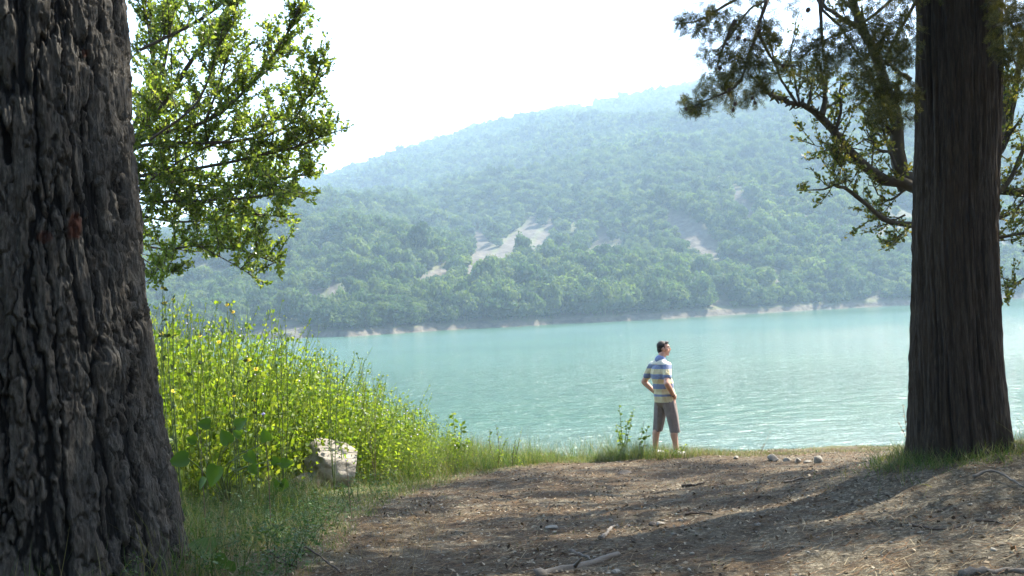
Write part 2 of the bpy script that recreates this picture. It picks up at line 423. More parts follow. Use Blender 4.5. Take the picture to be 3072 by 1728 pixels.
SLIDES = [[(536, 218, 1), (531, 230, 4), (519, 240, 6), (508, 254, 9), (498, 266, 8), (492, 275, 2)],
          [(552, 222, 1), (545, 235, 3), (538, 248, 4), (530, 262, 2)],
          [(478, 236, 4), (482, 252, 8), (478, 268, 8), (470, 280, 6)],
          [(452, 268, 3), (440, 276, 5), (424, 284, 6), (420, 291, 3)],
          [(672, 218, 3), (690, 232, 9), (702, 243, 10), (712, 252, 5)],
          [(736, 192, 2), (746, 208, 4), (752, 220, 6), (750, 228, 2)],
          [(716, 205, 1), (722, 216, 2)], [(606, 236, 3), (596, 254, 4), (588, 264, 3)], [(625, 238, 1), (618, 250, 2), (608, 260, 1)],
          [(318, 290, 1), (312, 300, 3), (306, 305, 2)], [(330, 285, 1), (335, 296, 2)], [(290, 292, 1), (284, 306, 2)],
          [(268, 325, .5), (290, 328, 1.5), (316, 332, 1)], [(250, 330, .5), (270, 334, 1)], [(345, 300, 1), (350, 310, 1.5)], [(362, 290, .5), (372, 312, 1.2)],
          [(780, 280, 1), (770, 290, 1.5)], [(640, 288, 1), (652, 294, 1.2)], [(712, 303, .1), (730, 302, .1)], [(870, 297, .1), (885, 296, .1)],
          [(445, 108, .4), (463, 122, .6)], [(575, 101, .6), (590, 101, 1)]]
def bareness(x, y, z):
    px, py = to_pix(x, y, z); d = np.full(np.shape(px), 1e9)
    for s_ in SLIDES: d = np.minimum(d, seg_dist(px, py, s_))
    d = d + 3.0*fbm(px/7., py/7., 0, 3, 91)
    return sstep(3.9, 1.1, d)
bare = bareness(tx, ty, tz)
bare = np.maximum(bare, sstep(.0085, .0055, T2 - .0045*fbm(H2*60, T2*0, 0, 3, 15)))
bare = np.maximum(bare, .55*sstep(.34, .5, fbm(tx/40., ty/40., 0, 3, 61)))
tb = MB(); n1, n2 = T2.shape; i, j = np.meshgrid(np.arange(n2-1), np.arange(n1-1)); q = (j*n2+i).ravel()
tb.add(np.stack([tx, ty, tz], -1).reshape(-1, 3), np.stack([q, q+1, q+n2+1, q+n2], -1), bare.ravel())
mountain = tb.build('mountain', M_terrain, smooth=True, attr='bare'); tag(mountain, kind='structure')

def tree_template(name, n, seed, h=6.0, w=3.0, leaf=.55, lobes=6):
    """one crown: many leaf clumps spread over uneven lobes, with a stub of trunk"""
    g = np.random.default_rng(seed); mb = MB()
    cs = np.stack([g.uniform(-.5, .5, lobes)*w, g.uniform(-.5, .5, lobes)*w, g.uniform(.35, .85, lobes)*h], -1); cs[0] = (0, 0, .7*h)
    rs = g.uniform(.28, .5, lobes)*w
    k = g.integers(0, lobes, n); d = unit(g.normal(size=(n, 3))); d[:, 2] = np.where(d[:, 2] < -.3, -d[:, 2], d[:, 2])
    P = cs[k]+d*rs[k][:, None]*g.uniform(.72, 1.08, (n, 1))*np.array([1, 1, .85])
    nd = unit(d+g.normal(size=(n, 3))*.55); M = frames(nd)[:, :, [0, 2, 1]]     # facing outwards
    TV = np.array([[-.5, -.4, 0], [.1, -.6, .12], [.55, .1, 0], [.05, .5, -.1], [-.5, .35, .1]]); TF = np.array([[0, 1, 2], [0, 2, 3], [0, 3, 4]])
    mb.inst(TV, TF, P, M, leaf*g.uniform(.7, 1.5, n))
    # inner mass so the crown is not see-through
    a = np.arange(6)*np.pi/3
    for c, r in zip(cs, rs):
        V = [c+np.array([0, 0, r*.75])]+[c+np.array([math.cos(t_)*r*.7, math.sin(t_)*r*.7, 0]) for t_ in a]+[c-np.array([0, 0, r*.6])]
        F = [[0, 1+q_, 1+(q_+1) % 6] for q_ in range(6)]+[[7, 1+(q_+1) % 6, 1+q_] for q_ in range(6)]
        mb.add(V, np.array(F))
    tube(mb, [[0, 0, -1], [0, 0, h*.5]], .12, 5)
    return mb
near_t = [tree_template('t', 420, 100+k, 5.6+1.2*(k % 3), 4.4+.8*(k % 2), .52, 8) for k in range(5)]
far_t = [tree_template('f', 110, 200+k, 5.4, 4.0, .95, 5) for k in range(4)]
# scatter positions over the slope, evenly per area
def scatter(n, seed, power=.8):
    g = np.random.default_rng(seed); th = g.uniform(-.75, .75, n); t = 1.06*g.uniform(0, 1, n)**power
    rs = np.interp(th, TH, shore_r); rr = np.interp(th, TH, ridge_r)
    dens = rs+(rr-rs)*t**1.25; keep = g.uniform(0, 1, n) < dens/dens.max()*1.6
    th, t = th[keep], t[keep]; x, y, z = terrain(th, t)
    px_m = np.hypot(x, y)/FPX; b = np.maximum.reduce([bareness(x, y, z+q_*px_m) for q_ in (-2., 1., 4., 8.)]); thin = fbm(x/55., y/55., 0, 3, 44)
    b2 = .9*sstep(.36, .5, fbm(x/40., y/40., 0, 3, 61))
    beach = t < .0088+.0035*fbm(th*60, th*0, 0, 3, 15)
    keep = (b < .35) & (~beach) & (g.uniform(0, 1, len(t)) > b2) & (g.uniform(0, 1, len(t)) < .85+1.1*thin) & (fbm(x/16., y/16., 0, 2, 48) > -.52+.35*sstep(-.05, -.22, th)*sstep(.25, .1, t))
    return x[keep], y[keep], z[keep], t[keep], th[keep]
wx, wy, wz, wt, wth = [np.concatenate(q_) for q_ in zip(scatter(400000, 5), scatter(110000, 6, 2.2))]
g = np.random.default_rng(8)
dist = np.hypot(wx, wy); big = np.interp(np.hypot(wx, wy), [250, 700], [-.06, .03])+.34+.32*(vnoise(wx/45., wy/45., 0, 12)*.5+.5)+g.uniform(-.16, .34, len(wx))**1.0+.25*(g.uniform(size=len(wx)) > .93)
src_hold = []
def src(mb, nm):
    o = bpy.data.objects.new(nm, mb.mesh(nm, M_wood)); src_hold.append(o); return o
near_o = [src(t_, 'woodland_tree_shape') for t_ in near_t]; far_o = [src(t_, 'woodland_far_tree_shape') for t_ in far_t]
# trees of the front row along the shore stand as single things
front = np.where((wt < .06) & (np.abs(wth) < .48))[0]
order = front[np.argsort(wt[front])]; chosen = []
for k in order:
    if all(math.hypot(wx[k]-wx[c], wy[k]-wy[c]) > 4.6 for c in chosen): chosen.append(k)
    if len(chosen) >= 110: break
rest = np.ones(len(wx), bool); rest[chosen] = False
def gn_scatter(name, objs, P, S, RZ, ids):
    me = bpy.data.meshes.new(name); me.vertices.add(len(P)); me.vertices.foreach_set('co', np.asarray(P).ravel())
    for nm, arr, ty in (('sc', S, 'FLOAT_VECTOR'), ('rz', RZ, 'FLOAT_VECTOR'), ('idx', ids, 'INT')):
        a = me.attributes.new(nm, ty, 'POINT')
        if ty == 'FLOAT_VECTOR': a.data.foreach_set('vector', np.asarray(arr, np.float32).ravel())
        else: a.data.foreach_set('value', np.asarray(arr, np.int32))
    ob = bpy.data.objects.new(name, me); COL.objects.link(ob)
    ng = bpy.data.node_groups.new(name, 'GeometryNodeTree')
    ng.interface.new_socket('Geometry', in_out='INPUT', socket_type='NodeSocketGeometry')
    ng.interface.new_socket('Geometry', in_out='OUTPUT', socket_type='NodeSocketGeometry')
    N = ng.nodes.new; L = ng.links.new
    gi = N('NodeGroupInput'); go = N('NodeGroupOutput'); ip = N('GeometryNodeInstanceOnPoints')
    g2i = N('GeometryNodeGeometryToInstance')
    for o in objs[::-1]:
        oi = N('GeometryNodeObjectInfo'); oi.inputs['Object'].default_value = o; oi.inputs['As Instance'].default_value = True
        L(oi.outputs['Geometry'], g2i.inputs[0])
    L(gi.outputs[0], ip.inputs['Points']); L(g2i.outputs[0], ip.inputs['Instance']); ip.inputs['Pick Instance'].default_value = True
    def att(nm, dt):
        a = N('GeometryNodeInputNamedAttribute'); a.data_type = dt; a.inputs['Name'].default_value = nm; return a.outputs[0]
    L(att('idx', 'INT'), ip.inputs['Instance Index'])
    L(att('sc', 'FLOAT_VECTOR'), ip.inputs['Scale'])
    e2r = N('FunctionNodeEulerToRotation'); L(att('rz', 'FLOAT_VECTOR'), e2r.inputs[0]); L(e2r.outputs[0], ip.inputs['Rotation'])
    L(ip.outputs[0], go.inputs[0])
    md = ob.modifiers.new('scatter', 'NODES'); md.node_group = ng
    return ob
# one source collection object per shape: pick by index
for nm, sel, objs in (('woodland', rest & (dist < 560), near_o), ('upper_woodland', rest & (dist >= 560), far_o)):
    k = np.where(sel)[0]; n = len(k)
    sc = big[k][:, None]*np.stack([np.ones(n), np.ones(n), g.uniform(.75, 1.55, n)], -1)*(1.0 if nm == 'woodland' else 1.25)
    rz = np.stack([g.uniform(-.1, .1, n), g.uniform(-.1, .1, n), g.uniform(0, 6.28, n)], -1)
    ob = gn_scatter(nm, objs, np.stack([wx[k], wy[k], wz[k]-.4], -1), sc, rz, g.integers(0, len(objs), n))
    tag(ob, 'hazy green woodland covering the lower slopes of the mountain' if nm == 'woodland' else 'pale blue-green woodland reaching up to the mountain skyline', 'woodland', kind='stuff')
    print(nm, n)
for c_, k in enumerate(chosen):
    o = bpy.data.objects.new('shore_tree', near_o[c_ % 5].data); COL.objects.link(o)
    o.location = (wx[k], wy[k], wz[k]-.3); s_ = float(big[k])*random.uniform(.8, 1.25); o.scale = (s_*1.1, s_*1.1, s_*.9); o.rotation_euler = (0, 0, random.uniform(0, 6.28))
    tag(o, 'bushy green tree growing at the foot of the mountain along the far shore', 'tree', 'trees lining the far shore')
# a few pines on the crest break the skyline

# ------------------------------------------------------------------ left pine: trunk with plated bark
def trunk_mesh(base, axis_pts, rad_fn, zs, na, disp, mat, name, parent, scarf=None):
    """trunk grid: columns round the stem, rows up it"""
    A = na if hasattr(na, '__len__') else np.arange(na)/na*2*np.pi; Zg, Ag = np.meshgrid(zs, A, indexing='ij')
    cx = np.interp(Zg, axis_pts[:, 2], axis_pts[:, 0]); cy = np.interp(Zg, axis_pts[:, 2], axis_pts[:, 1])
    d, dep = disp(Ag, Zg); Rr = rad_fn(Zg, Ag)+d
    V = np.stack([cx+Rr*np.sin(Ag), cy-Rr*np.cos(Ag), Zg], -1)
    n1, n2 = Zg.shape; i, j = np.meshgrid(np.arange(n2), np.arange(n1-1)); a = (j*n2+i).ravel(); b = (j*n2+(i+1) % n2).ravel()
    mb = MB(); mb.add(V.reshape(-1, 3)-np.asarray(base), np.stack([a, b, b+n2, a+n2], -1), dep.ravel())
    ob = mb.build(name, mat, parent, smooth=(mat != M_pinebark), attr='depth')
    if scarf is not None:
        at = ob.data.attributes.new('scar', 'FLOAT', 'POINT'); at.data.foreach_set('value', scarf(Ag, Zg).ravel())
    return ob

pine = empty('pine_tree', (TLX, TLY, float(ground_z(TLX, TLY))))
tag(pine, 'massive pine with dark deeply fissured bark filling the left edge of the view', 'tree')
pb = np.array(pine.location)
axL = np.array([[TLX, TLY, 4], [TLX, TLY, 5.0], [TLX-.02, TLY, 6.5], [TLX-.05, TLY, 8.5], [TLX-.1, TLY, 17]])
def radL(z, a):
    r = np.interp(z, [4.3, 4.9, 5.3, 5.85, 6.6, 7.1, 7.6, 8.3, 12, 17], [.98, .85, .775, .70, .63, .60, .585, .59, .42, .1])
    r = r*(1+.03*np.sin(a*2+z*.3)+.02*np.sin(a*3+1))
    return r + .06*np.exp(-np.clip(z-4.7, 0, 9)/.35)*np.cos(a*5+.6)
def dispL(a, z):
    nc = 30; c, s_ = np.cos(a), np.sin(a); u = a/(2*np.pi)*nc
    j1 = fbm(c*18, s_*18, z*11, 3, 8); j2 = fbm(c*18+7, s_*18, z*11, 3, 9)
    wu = .8*fbm(c*3, s_*3, z*1.5, 3, 2)+.45*j1
    wv = .6*fbm(c*3.4+9, s_*3.4, z*2.2, 3, 6)+.30*j2
    # long winding furrows, then cross cracks, then flakes
    fur = np.abs(fbm(c*6.2+.25*j1, s_*6.2+.25*j2, z*1.15+.35*np.sin(a*2), 3, 41)); e0 = sstep(.03, .13, fur)
    f1, f2, cid = voronoi(u+wu*1.3+.3*z, z/.40+wv*1.3, nc, 5, 1.0)
    e1 = sstep(.03, .15, f2-f1)
    g1, g2, gid = voronoi((u+wu*1.7)*2, z/.13+wv*2.2, nc*2, 15, 1.0)
    e2 = sstep(.02, .10, g2-g1)
    h1, h2, hid = voronoi((u+wu*2)*4, z/.075+wv*3, nc*4, 25, 1.0)
    crag = fbm(c*34, s_*34, z*16, 4, 33); stri = fbm(c*60, s_*60, z*9, 3, 35)
    e = e0*(.45+.55*e1)
    ter = fbm(c*9+3, s_*9, z*3.2, 4, 51)*3.5; tf = np.floor(ter); ter = tf+sstep(.42, .58, ter-tf)
    d = .036*e*(.75+.25*cid) + .004*e2*e + .008*np.floor(gid*2.9)/2*e + .003*hid*e + .009*ter*e + .005*crag*(.4+e) + .005*stri
    dep = np.clip(e*(.6+.4*e2)*(.75+.35*gid)+.16*crag, 0, 1)
    kn = np.exp(-(((a-1.05)*.68/.07)**2+((z-6.25)/.11)**2)); d = d + kn*.07
    return d - .03, dep
def scarL(a, z):
    n = .5*fbm(a*14, z*12, 0, 3, 3)
    s1 = np.hypot((a-.87)*.62/.05, (z-6.99)/.09)+n; s2 = np.hypot((a-.585)*.62/.05, (z-6.94)/.035)+n; s3 = np.hypot((a-1.12)*.6/.02, (z-7.98)/.03)+n
    return np.maximum(np.maximum(sstep(1.05, .75, s1), .7*sstep(1.05, .75, s2)), .7*sstep(1.05, .8, s3))
zs = np.concatenate([np.arange(4.55, 8.7, .0118), np.linspace(8.75, 17, 40)])
trunk_mesh(pb, axL, radL, zs, np.concatenate([np.linspace(R(-75), R(125), 430)[:-1], np.linspace(R(125), R(285), 91)[:-1]]), dispL, M_pinebark, 'trunk', pine, scarL)

# ------------------------------------------------------------------ right-hand cypress trunk: stringy bark
cyp = empty('cypress_tree', (TRX, TRY, float(ground_z(TRX, TRY))))
tag(cyp, 'old cypress with straight dark stringy-barked trunk on the mound at right', 'tree')
cb = np.array(cyp.location)
def cx_(px, py): return pix(px, py, TRY)[0]
axR = np.array([[pix(p, q, TRY)[0], TRY, pix(p, q, TRY)[2]] for p, q in [(962, 480), (958, 440), (956, 380), (955, 300), (954, 230), (957, 120), (958, 0)]] + [[4.05, TRY, 16]])
def radR(z, a):
    r = np.interp(z, [4.7, 4.95, 5.15, 5.5, 6.0, 6.9, 7.2, 8.3, 9.3, 16], [.52, .425, .40, .38, .352, .33, .33, .33, .325, .1])
    return r*(1+.035*np.sin(a*3+z*.5)+.03*np.sin(a*5-z*.4)) + .07*np.exp(-np.clip(z-4.85, 0, 9)/.22)*np.cos(a*6+.4)
def dispR(a, z):
    tw = a+.10*z+.05*fbm(z*1.5, a*2, 0, 2, 5)
    c, s_ = np.cos(tw), np.sin(tw)
    f = fbm(c*9, s_*9, z*.9, 4, 71); f2 = fbm(c*42, s_*42, z*2.0, 3, 73)
    rid = 1-np.abs(f)*2.4; d = .026*rid+.012*f2+.01*fbm(c*4, s_*4, z*1.5, 3, 75)
    kx = (a+.21)*.36; kz = z-7.02; rr = np.hypot(kx/.075, kz/.095)
    d = d + .055*np.exp(-((rr-1.0)/.35)**2) + .02*np.exp(-(rr/.5)**2) - .01
    k2 = np.hypot((a+.12)*.37/.03, (z-7.55)/.06); d = d-.05*np.exp(-k2**2)
    return d, np.clip(.35+.55*rid*.6+.3*f2, 0, 1)
zs = np.concatenate([np.arange(4.6, 9.4, .022), np.linspace(9.5, 16, 30)])
trunk_mesh(cb, axR, radR, zs, 260, dispR, M_cypbark, 'trunk', cyp)

# ------------------------------------------------------------------ branches and leaves
LEAF_V = np.array([[0, 0, 0], [-.24, .42, .06], [-.16, .78, .03], [0, 1, 0], [.16, .78, .03], [.24, .42, .06], [0, .5, -.03]])
LEAF_F = np.array([[0, 6, 1], [1, 6, 2], [2, 6, 3], [3, 6, 4], [4, 6, 5], [5, 6, 0]])
LEAF2_V = np.array([[0, 0, 0], [-.3, .5, .07], [0, 1, 0], [.3, .5, .07]]); LEAF2_F = np.array([[0, 3, 2], [0, 2, 1]])
def grow(limbs, wood, leaves, g, sub=9, sublen=(.35, .9), up_bias=.6, leaf=.035, lpt=26, out=None, spread=.9, leafV=LEAF2_V, leafF=LEAF2_F, bare=0.0, twigs=3, crook=.0, lscale=1.0):
    """limbs: (points, r0, r1[, density]) -> side shoots, twigs and leaves"""
    LP, LD = [], []
    for lb in limbs:
        P = smooth_path(lb[0], 16); lb = (lb[0], lb[1]*lscale, lb[2], *lb[3:]); dens = lb[3] if len(lb) > 3 else 1.0; n = len(P)
        if crook: P = P + g.normal(size=P.shape)*crook*np.linspace(0, 1, n)[:, None]
        tube(wood, P, np.linspace(lb[1], lb[2], n), 6, rough=.12)
        T = unit(np.gradient(P, axis=0)); Ltot = np.linalg.norm(np.diff(P, axis=0), axis=1).sum()
        for s_ in range(int(sub*dens*Ltot)):
            f = g.uniform(.08, 1)**.9; k = min(int(f*(n-1)), n-2); p = P[k]+(P[k+1]-P[k])*(f*(n-1)-k)
            d = unit(T[k]*.7+unit(g.normal(size=3))*spread+np.array([0, 0, up_bias]))
            ln = g.uniform(*sublen)*(1.15-.55*f); m_ = 6
            Q = p+d*np.linspace(0, ln, m_)[:, None]; bend = unit(g.normal(size=3))*.12*ln+np.array([0, 0, .1*ln])
            Q = Q+bend*(np.linspace(0, 1, m_)**2)[:, None]
            tube(wood, Q, np.linspace(max(lb[2]*.9, .006), .0025, m_), 4, cap=False)
            paths = [Q]
            for _ in range(twigs):
                e = g.integers(1, m_-1); d2 = unit((Q[e+1]-Q[e])/np.linalg.norm(Q[e+1]-Q[e])+unit(g.normal(size=3))*.8+np.array([0, 0, .2]))
                W = Q[e]+d2*np.linspace(0, ln*g.uniform(.25, .5), 4)[:, None]; tube(wood, W, [.003, .0026, .0022, .0016], 3, cap=False); paths.append(W)
            if g.uniform() < bare: continue
            for W in paths:
                L_ = np.linalg.norm(W[-1]-W[0]); c = max(2, int(lpt*L_))
                f2 = g.uniform(.12, 1.02, c)*(len(W)-1); kk = np.clip(f2.astype(int), 0, len(W)-2)
                base = W[kk]+(W[kk+1]-W[kk])*(f2-kk)[:, None]; td = unit(W[kk+1]-W[kk])
                LP.append(base+g.normal(size=base.shape)*.008); LD.append(unit(td*.5+unit(g.normal(size=base.shape))+np.array([0, 0, .15])))
    if LP:
        LP = np.concatenate(LP); LD = np.concatenate(LD)
        leaves.inst(leafV, leafF, LP, frames(LD), leaf*g.uniform(.6, 1.35, len(LP)))
        return len(LP)
def PL(pts, d): # picture polyline at depths
    d = d if hasattr(d, '__len__') else [d]*len(pts)
    return [pix(p[0], p[1], dd) for p, dd in zip(pts, np.interp(np.linspace(0, 1, len(pts)), np.linspace(0, 1, len(d)), d))]

# left broadleaf tree standing behind the pine
g = np.random.default_rng(21)
lt_x, lt_y = -5.2, 10.6
ltree = empty('broadleaf_tree', (lt_x, lt_y, float(ground_z(lt_x, lt_y)))); tag(ltree, 'sunlit bright green leafy tree reaching out from behind the left pine', 'tree')
wood, lv, tr = MB(), MB(), MB()
fork = np.array([-4.7, 10.3, 7.6])
tube(tr, smooth_path([[lt_x, lt_y, 4.3], [-5.05, 10.5, 5.6], [-4.85, 10.4, 6.7], fork, [-4.6, 10.3, 9.0], [-4.3, 10.2, 11.5]], 20), np.linspace(.2, .05, 20), 12, rough=.05)
L_limbs = [
 (PL([(88, 175), (140, 133), (158, 112), (192, 60), (232, 5), (245, -30)], [10.3, 9.6]), .055, .012, 1.1),
 (PL([(90, 175), (140, 140), (205, 122), (252, 84), (283, 40), (300, 6)], [10.3, 9.3]), .045, .006, .9),
 (PL([(92, 170), (145, 145), (230, 142), (285, 128), (308, 95), (321, 64)], [10.3, 9.0]), .04, .006, .9),
 (PL([(92, 170), (140, 176), (210, 166), (275, 152), (305, 144), (328, 133)], [10.3, 9.2]), .04, .006, 1.1),
 (PL([(92, 170), (140, 180), (220, 186), (285, 178), (316, 172)], [10.3, 9.6]), .035, .006, 1.1),
 (PL([(92, 180), (142, 200), (220, 200), (265, 195), (296, 192)], [10.3, 8.9]), .03, .006, 1.15),
 (PL([(92, 190), (145, 245), (200, 246), (242, 251), (284, 266)], [10.3, 9.1]), .026, .005, .75),
 (PL([(200, 246), (226, 260), (250, 274)], 9.2), .01, .004, .9),
 (PL([(94, 190), (140, 215), (190, 222), (240, 214), (286, 217)], [10.3, 9.6]), .028, .005, .9),
 (PL([(100, 230), (148, 262), (160, 270), (172, 273)], [10.2, 9.4]), .012, .004, .7),
 (PL([(205, 122), (222, 75), (234, 20), (240, -20)], 9.6), .022, .006, 1.2),
 (PL([(140, 133), (160, 80), (170, 30), (172, -25)], 10.2), .04, .01, 1.3),
 (PL([(120, 150), (150, 90), (150, 40), (140, -10)], 10.6), .03, .01, 1.3),
 (PL([(150, 140), (195, 105), (215, 60), (222, 30)], 9.0), .02, .006, 1.1),
 (PL([(160, 150), (220, 110), (268, 70), (285, 52)], 10.0), .02, .006, .7),
 (PL([(150, 180), (200, 150), (250, 132), (296, 108)], 9.9), .02, .006, 1.1),
 (PL([(145, 160), (180, 170), (230, 178), (265, 170)], 10.6), .02, .006, 1.2),
 (PL([(145, 200), (180, 212), (215, 222), (245, 228)], 10.2), .015, .005, 1.1),
 (PL([(140, 50), (200, 20), (235, -10), (262, -45)], 9.8), .03, .008, 1.2),
 (PL([(90, 175), (40, 130), (-40, 60), (-120, 10)], [10.3, 9.8]), .05, .01, 1.0),
 (PL([(90, 175), (50, 90), (20, -20), (0, -120)], [10.3, 10.8]), .05, .01, 1.0),
 (PL([(90, 175), (20, 190), (-60, 180), (-140, 160)], [10.3, 10.5]), .04, .01, .9),
 (PL([(235, -5), (250, -60), (255, -120)], 10), .03, .01, 1.0), (PL([(170, -25), (180, -90), (160, -150)], 10.3), .04, .01, 1.0)]
nl = grow(L_limbs, wood, lv, g, sub=19, sublen=(.18, .52), up_bias=.5, leaf=.041, lpt=100, twigs=4, lscale=.55)
print('left leaves', nl)
o3 = np.array(ltree.location)
for mb_, nm, mt in ((tr, 'trunk', M_branch), (wood, 'branches', M_branch), (lv, 'foliage', M_leafL)):
    mb_.V = [v-o3 for v in mb_.V]; ob = mb_.build(nm, mt, ltree, smooth=nm != 'foliage')
# right wild pear behind the cypress
g = np.random.default_rng(33)
rt = pix(935, 400, 11.2); rtx, rty = rt[0], rt[1]
pear = empty('pear_tree', (rtx, rty, float(ground_z(rtx, rty)))); tag(pear, 'gnarled lichen-covered pear tree with sparse small leaves behind the right trunk', 'tree')
wood, lv, tr = MB(), MB(), MB()
tube(tr, smooth_path([[rtx, rty, 4.0], [rtx, rty, 5.2], pix(940, 260, 11.2), pix(930, 190, 11.2), pix(899, 178, 11.2)], 18), np.linspace(.16, .09, 18), 12, rough=.06)
mainb = PL([(930, 200), (909, 184), (884, 180), (864, 166), (848, 150), (836, 134), (822, 117), (808, 108), (788, 103), (770, 94), (761, 85)], [11.2, 10.2])
R_limbs = [
 (mainb, .075, .012, .55),
 (PL([(836, 131), (841, 108), (840, 95), (842, 83)], 10.6), .02, .006, .8),
 (PL([(822, 115), (825, 100), (824, 89), (820, 60)], 10.5), .035, .01, .5),
 (PL([(808, 107), (810, 96), (810, 85), (806, 60)], 10.4), .02, .006, .8),
 (PL([(797, 104), (788, 90), (779, 73), (769, 40), (760, 0)], 10.4), .016, .006, .5),
 (PL([(800, 105), (797, 92), (795, 79), (790, 50), (800, 10)], 10.4), .014, .005, .5),
 (PL([(913, 225), (887, 221), (868, 206), (848, 190), (834, 185), (820, 190), (801, 189)], [11, 10.3]), .035, .004, .9),
 (PL([(838, 186), (841, 168), (834, 157)], 10.4), .006, .003, 1.2),
 (PL([(856, 145), (868, 138), (878, 134)], 10.6), .008, .004, .6),
 (PL([(862, 150), (845, 147), (825, 148), (808, 143)], 10.5), .007, .003, 1.1),
 (PL([(905, 190), (897, 150), (897, 119), (885, 85), (864, 30), (848, -10)], [11.2, 10.8]), .085, .04, .6),
 (PL([(897, 119), (880, 105), (872, 90)], 11), .02, .006, 1.2),
 (PL([(897, 150), (878, 150), (866, 128)], 10.9), .02, .006, 1.4),
 (PL([(897, 170), (886, 140), (880, 115), (878, 95)], 11), .02, .006, 1.5),
 (PL([(905, 190), (890, 200), (880, 195), (868, 180)], 11), .015, .005, 1.0),
 (PL([(912, 225), (900, 235), (893, 244), (886, 250)], 11), .015, .004, 1.6),
 (PL([(905, 215), (890, 222), (876, 226)], 11), .012, .004, 1.3),
 (PL([(911, 80), (893, 68), (880, 55)], 11), .03, .01, .8),
 (PL([(925, 180), (990, 160), (1010, 120), (1020, 60), (1040, 0)], 11.4), .07, .02, 1.1),
 (PL([(930, 210), (1000, 190), (1024, 150), (1060, 110)], 11.0), .04, .01, 1.1),
 (PL([(930, 250), (1000, 238), (1030, 232), (1060, 236)], 10.8), .025, .006, 1.1),
 (PL([(930, 230), (998, 218), (1020, 205), (1050, 180)], 11.2), .03, .008, 1.1),
 (PL([(1030, 275), (1012, 286), (1003, 292)], 10.6), .01, .004, 1.6),
 (PL([(1024, 250), (1045, 268), (1060, 285)], 10.8), .02, .006, 1.2),
 (PL([(864, 30), (830, 10), (800, -20)], 10.8), .03, .01, .6), (PL([(990, 160), (1003, 130), (1005, 90), (1010, 55)], 11), .03, .01, 1.6),
 (PL([(1024, 150), (1100, 80), (1180, 10)], 11.2), .05, .01, 1.0), (PL([(1000, 190), (1100, 200), (1200, 180)], 11.2), .05, .01, 1.0),
 (PL([(1040, 0), (1060, -80), (1040, -160)], 11.4), .03, .01, 1.0)]
nl = grow(R_limbs, wood, lv, g, sub=15, sublen=(.16, .5), up_bias=.3, leaf=.042, lpt=60, twigs=3, crook=.012)
print('right leaves', nl)
# lichen knobs and spurs on the main bough
P = smooth_path(mainb, 40)
for p in P[4:]:
    for _ in range(3):
        d = unit(g.normal(size=3)); tube(wood, [p, p+d*g.uniform(.04, .10)], [.018, .006], 5, rough=.3)
o3 = np.array(pear.location)
for mb_, nm, mt in ((tr, 'trunk', M_lichen), (wood, 'branches', M_lichen), (lv, 'foliage', M_leafR)):
    mb_.V = [v-o3 for v in mb_.V]; mb_.build(nm, mt, pear, smooth=nm != 'foliage')

# cypress foliage: feathery sprays hanging from its boughs
g = np.random.default_rng(44)
def strip(p, d, ln, w, nrm=(0, 0, 1)):
    p = np.array(p, float); d = unit(d); s_ = unit(np.cross(d, nrm))*w
    return [p-s_, p+s_, p+d*ln+s_*.5, p+d*ln-s_*.5]
SV, SF = [], []
def addstrip(*a):
    n = len(SV); SV.extend(strip(*a)); SF.append([n, n+1, n+2, n+3])
addstrip((0, 0, 0), (0, 1, 0), 1.0, .022)
for k in range(6):
    y_ = .12+.14*k; ln = .42*(1-.5*k/6)
    for sgn in (-1, 1):
        dz = .25*math.sin(k*2.1+sgn)
        addstrip((0, y_, 0), (sgn*.75, .6, dz), ln, .02)
        addstrip((sgn*.75*ln*.45, y_+.27*ln, dz*ln*.4), (sgn*.2, .9, dz+.2), ln*.5, .018)
SV = np.array(SV); SF = np.array(SF)
wood, lv = MB(), MB()
C_limbs = [PL([(905, -60), (840, -40), (767, 0), (749, 10), (729, 38), (716, 52)], [8.8, 8.0]), PL([(767, 0), (757, 30), (747, 63), (735, 87), (700, 103), (686, 111)], 8.0),
 PL([(780, -20), (733, 1), (700, 20), (676, 24)], 8.1), PL([(905, -60), (824, -2), (840, 26), (854, 49), (868, 72), (876, 100)], [8.8, 8.3]),
 PL([(940, -50), (891, 0), (858, 26), (825, 40), (800, 58)], [8.8, 7.9]), PL([(940, -40), (900, 30), (885, 60), (880, 95)], [8.8, 8.2]),
 PL([(980, -60), (1005, 10), (1018, 40), (1030, 70)], [8.8, 8.2]), PL([(820, 0), (822, 40), (824, 66)], 8.1), PL([(757, 30), (775, 62), (800, 66)], 8.2), PL([(735, 20), (722, 50), (716, 72)], 8.0)]
for P_ in C_limbs: Q = smooth_path(P_, 16); tube(wood, Q, np.linspace(.017, .004, 16), 6, rough=.1)
clumps = [(700, 24, 22, 1.1), (680, 22, 9, .6), (728, 18, 24, .9), (748, 42, 28, 1.5), (735, 66, 22, 1.4), (760, 66, 16, 1.0), (716, 80, 18, 1.0), (700, 102, 16, 1.2), (688, 108, 9, 1), (732, 94, 18, 1.3), (752, 96, 13, 1), (768, 30, 16, .6), (765, 82, 14, .8), (712, 50, 16, .7),
 (800, 50, 20, .9), (826, 44, 24, 1.2), (813, 78, 13, .9), (824, 66, 12, 1), (790, 66, 13, .6), (848, 56, 20, .9), (866, 36, 26, 1.0), (888, 22, 26, 1.3), (888, 60, 26, 1.3), (872, 92, 22, 1.5), (882, 112, 16, 1.3), (900, 95, 20, 1.3), (862, 72, 16, 1), (903, 45, 22, 1.2), (905, 120, 10, .7),
 (850, 8, 22, .7), (800, 8, 14, .3), (765, 0, 16, .7), (1014, 20, 26, 1.4), (1012, 48, 20, 1.3), (1024, 70, 16, 1), (1005, 5, 18, 1.2), (905, -25, 40, 1), (850, -40, 50, .6), (960, -60, 60, .7), (1050, 20, 40, 1), (780, -50, 50, .5)]
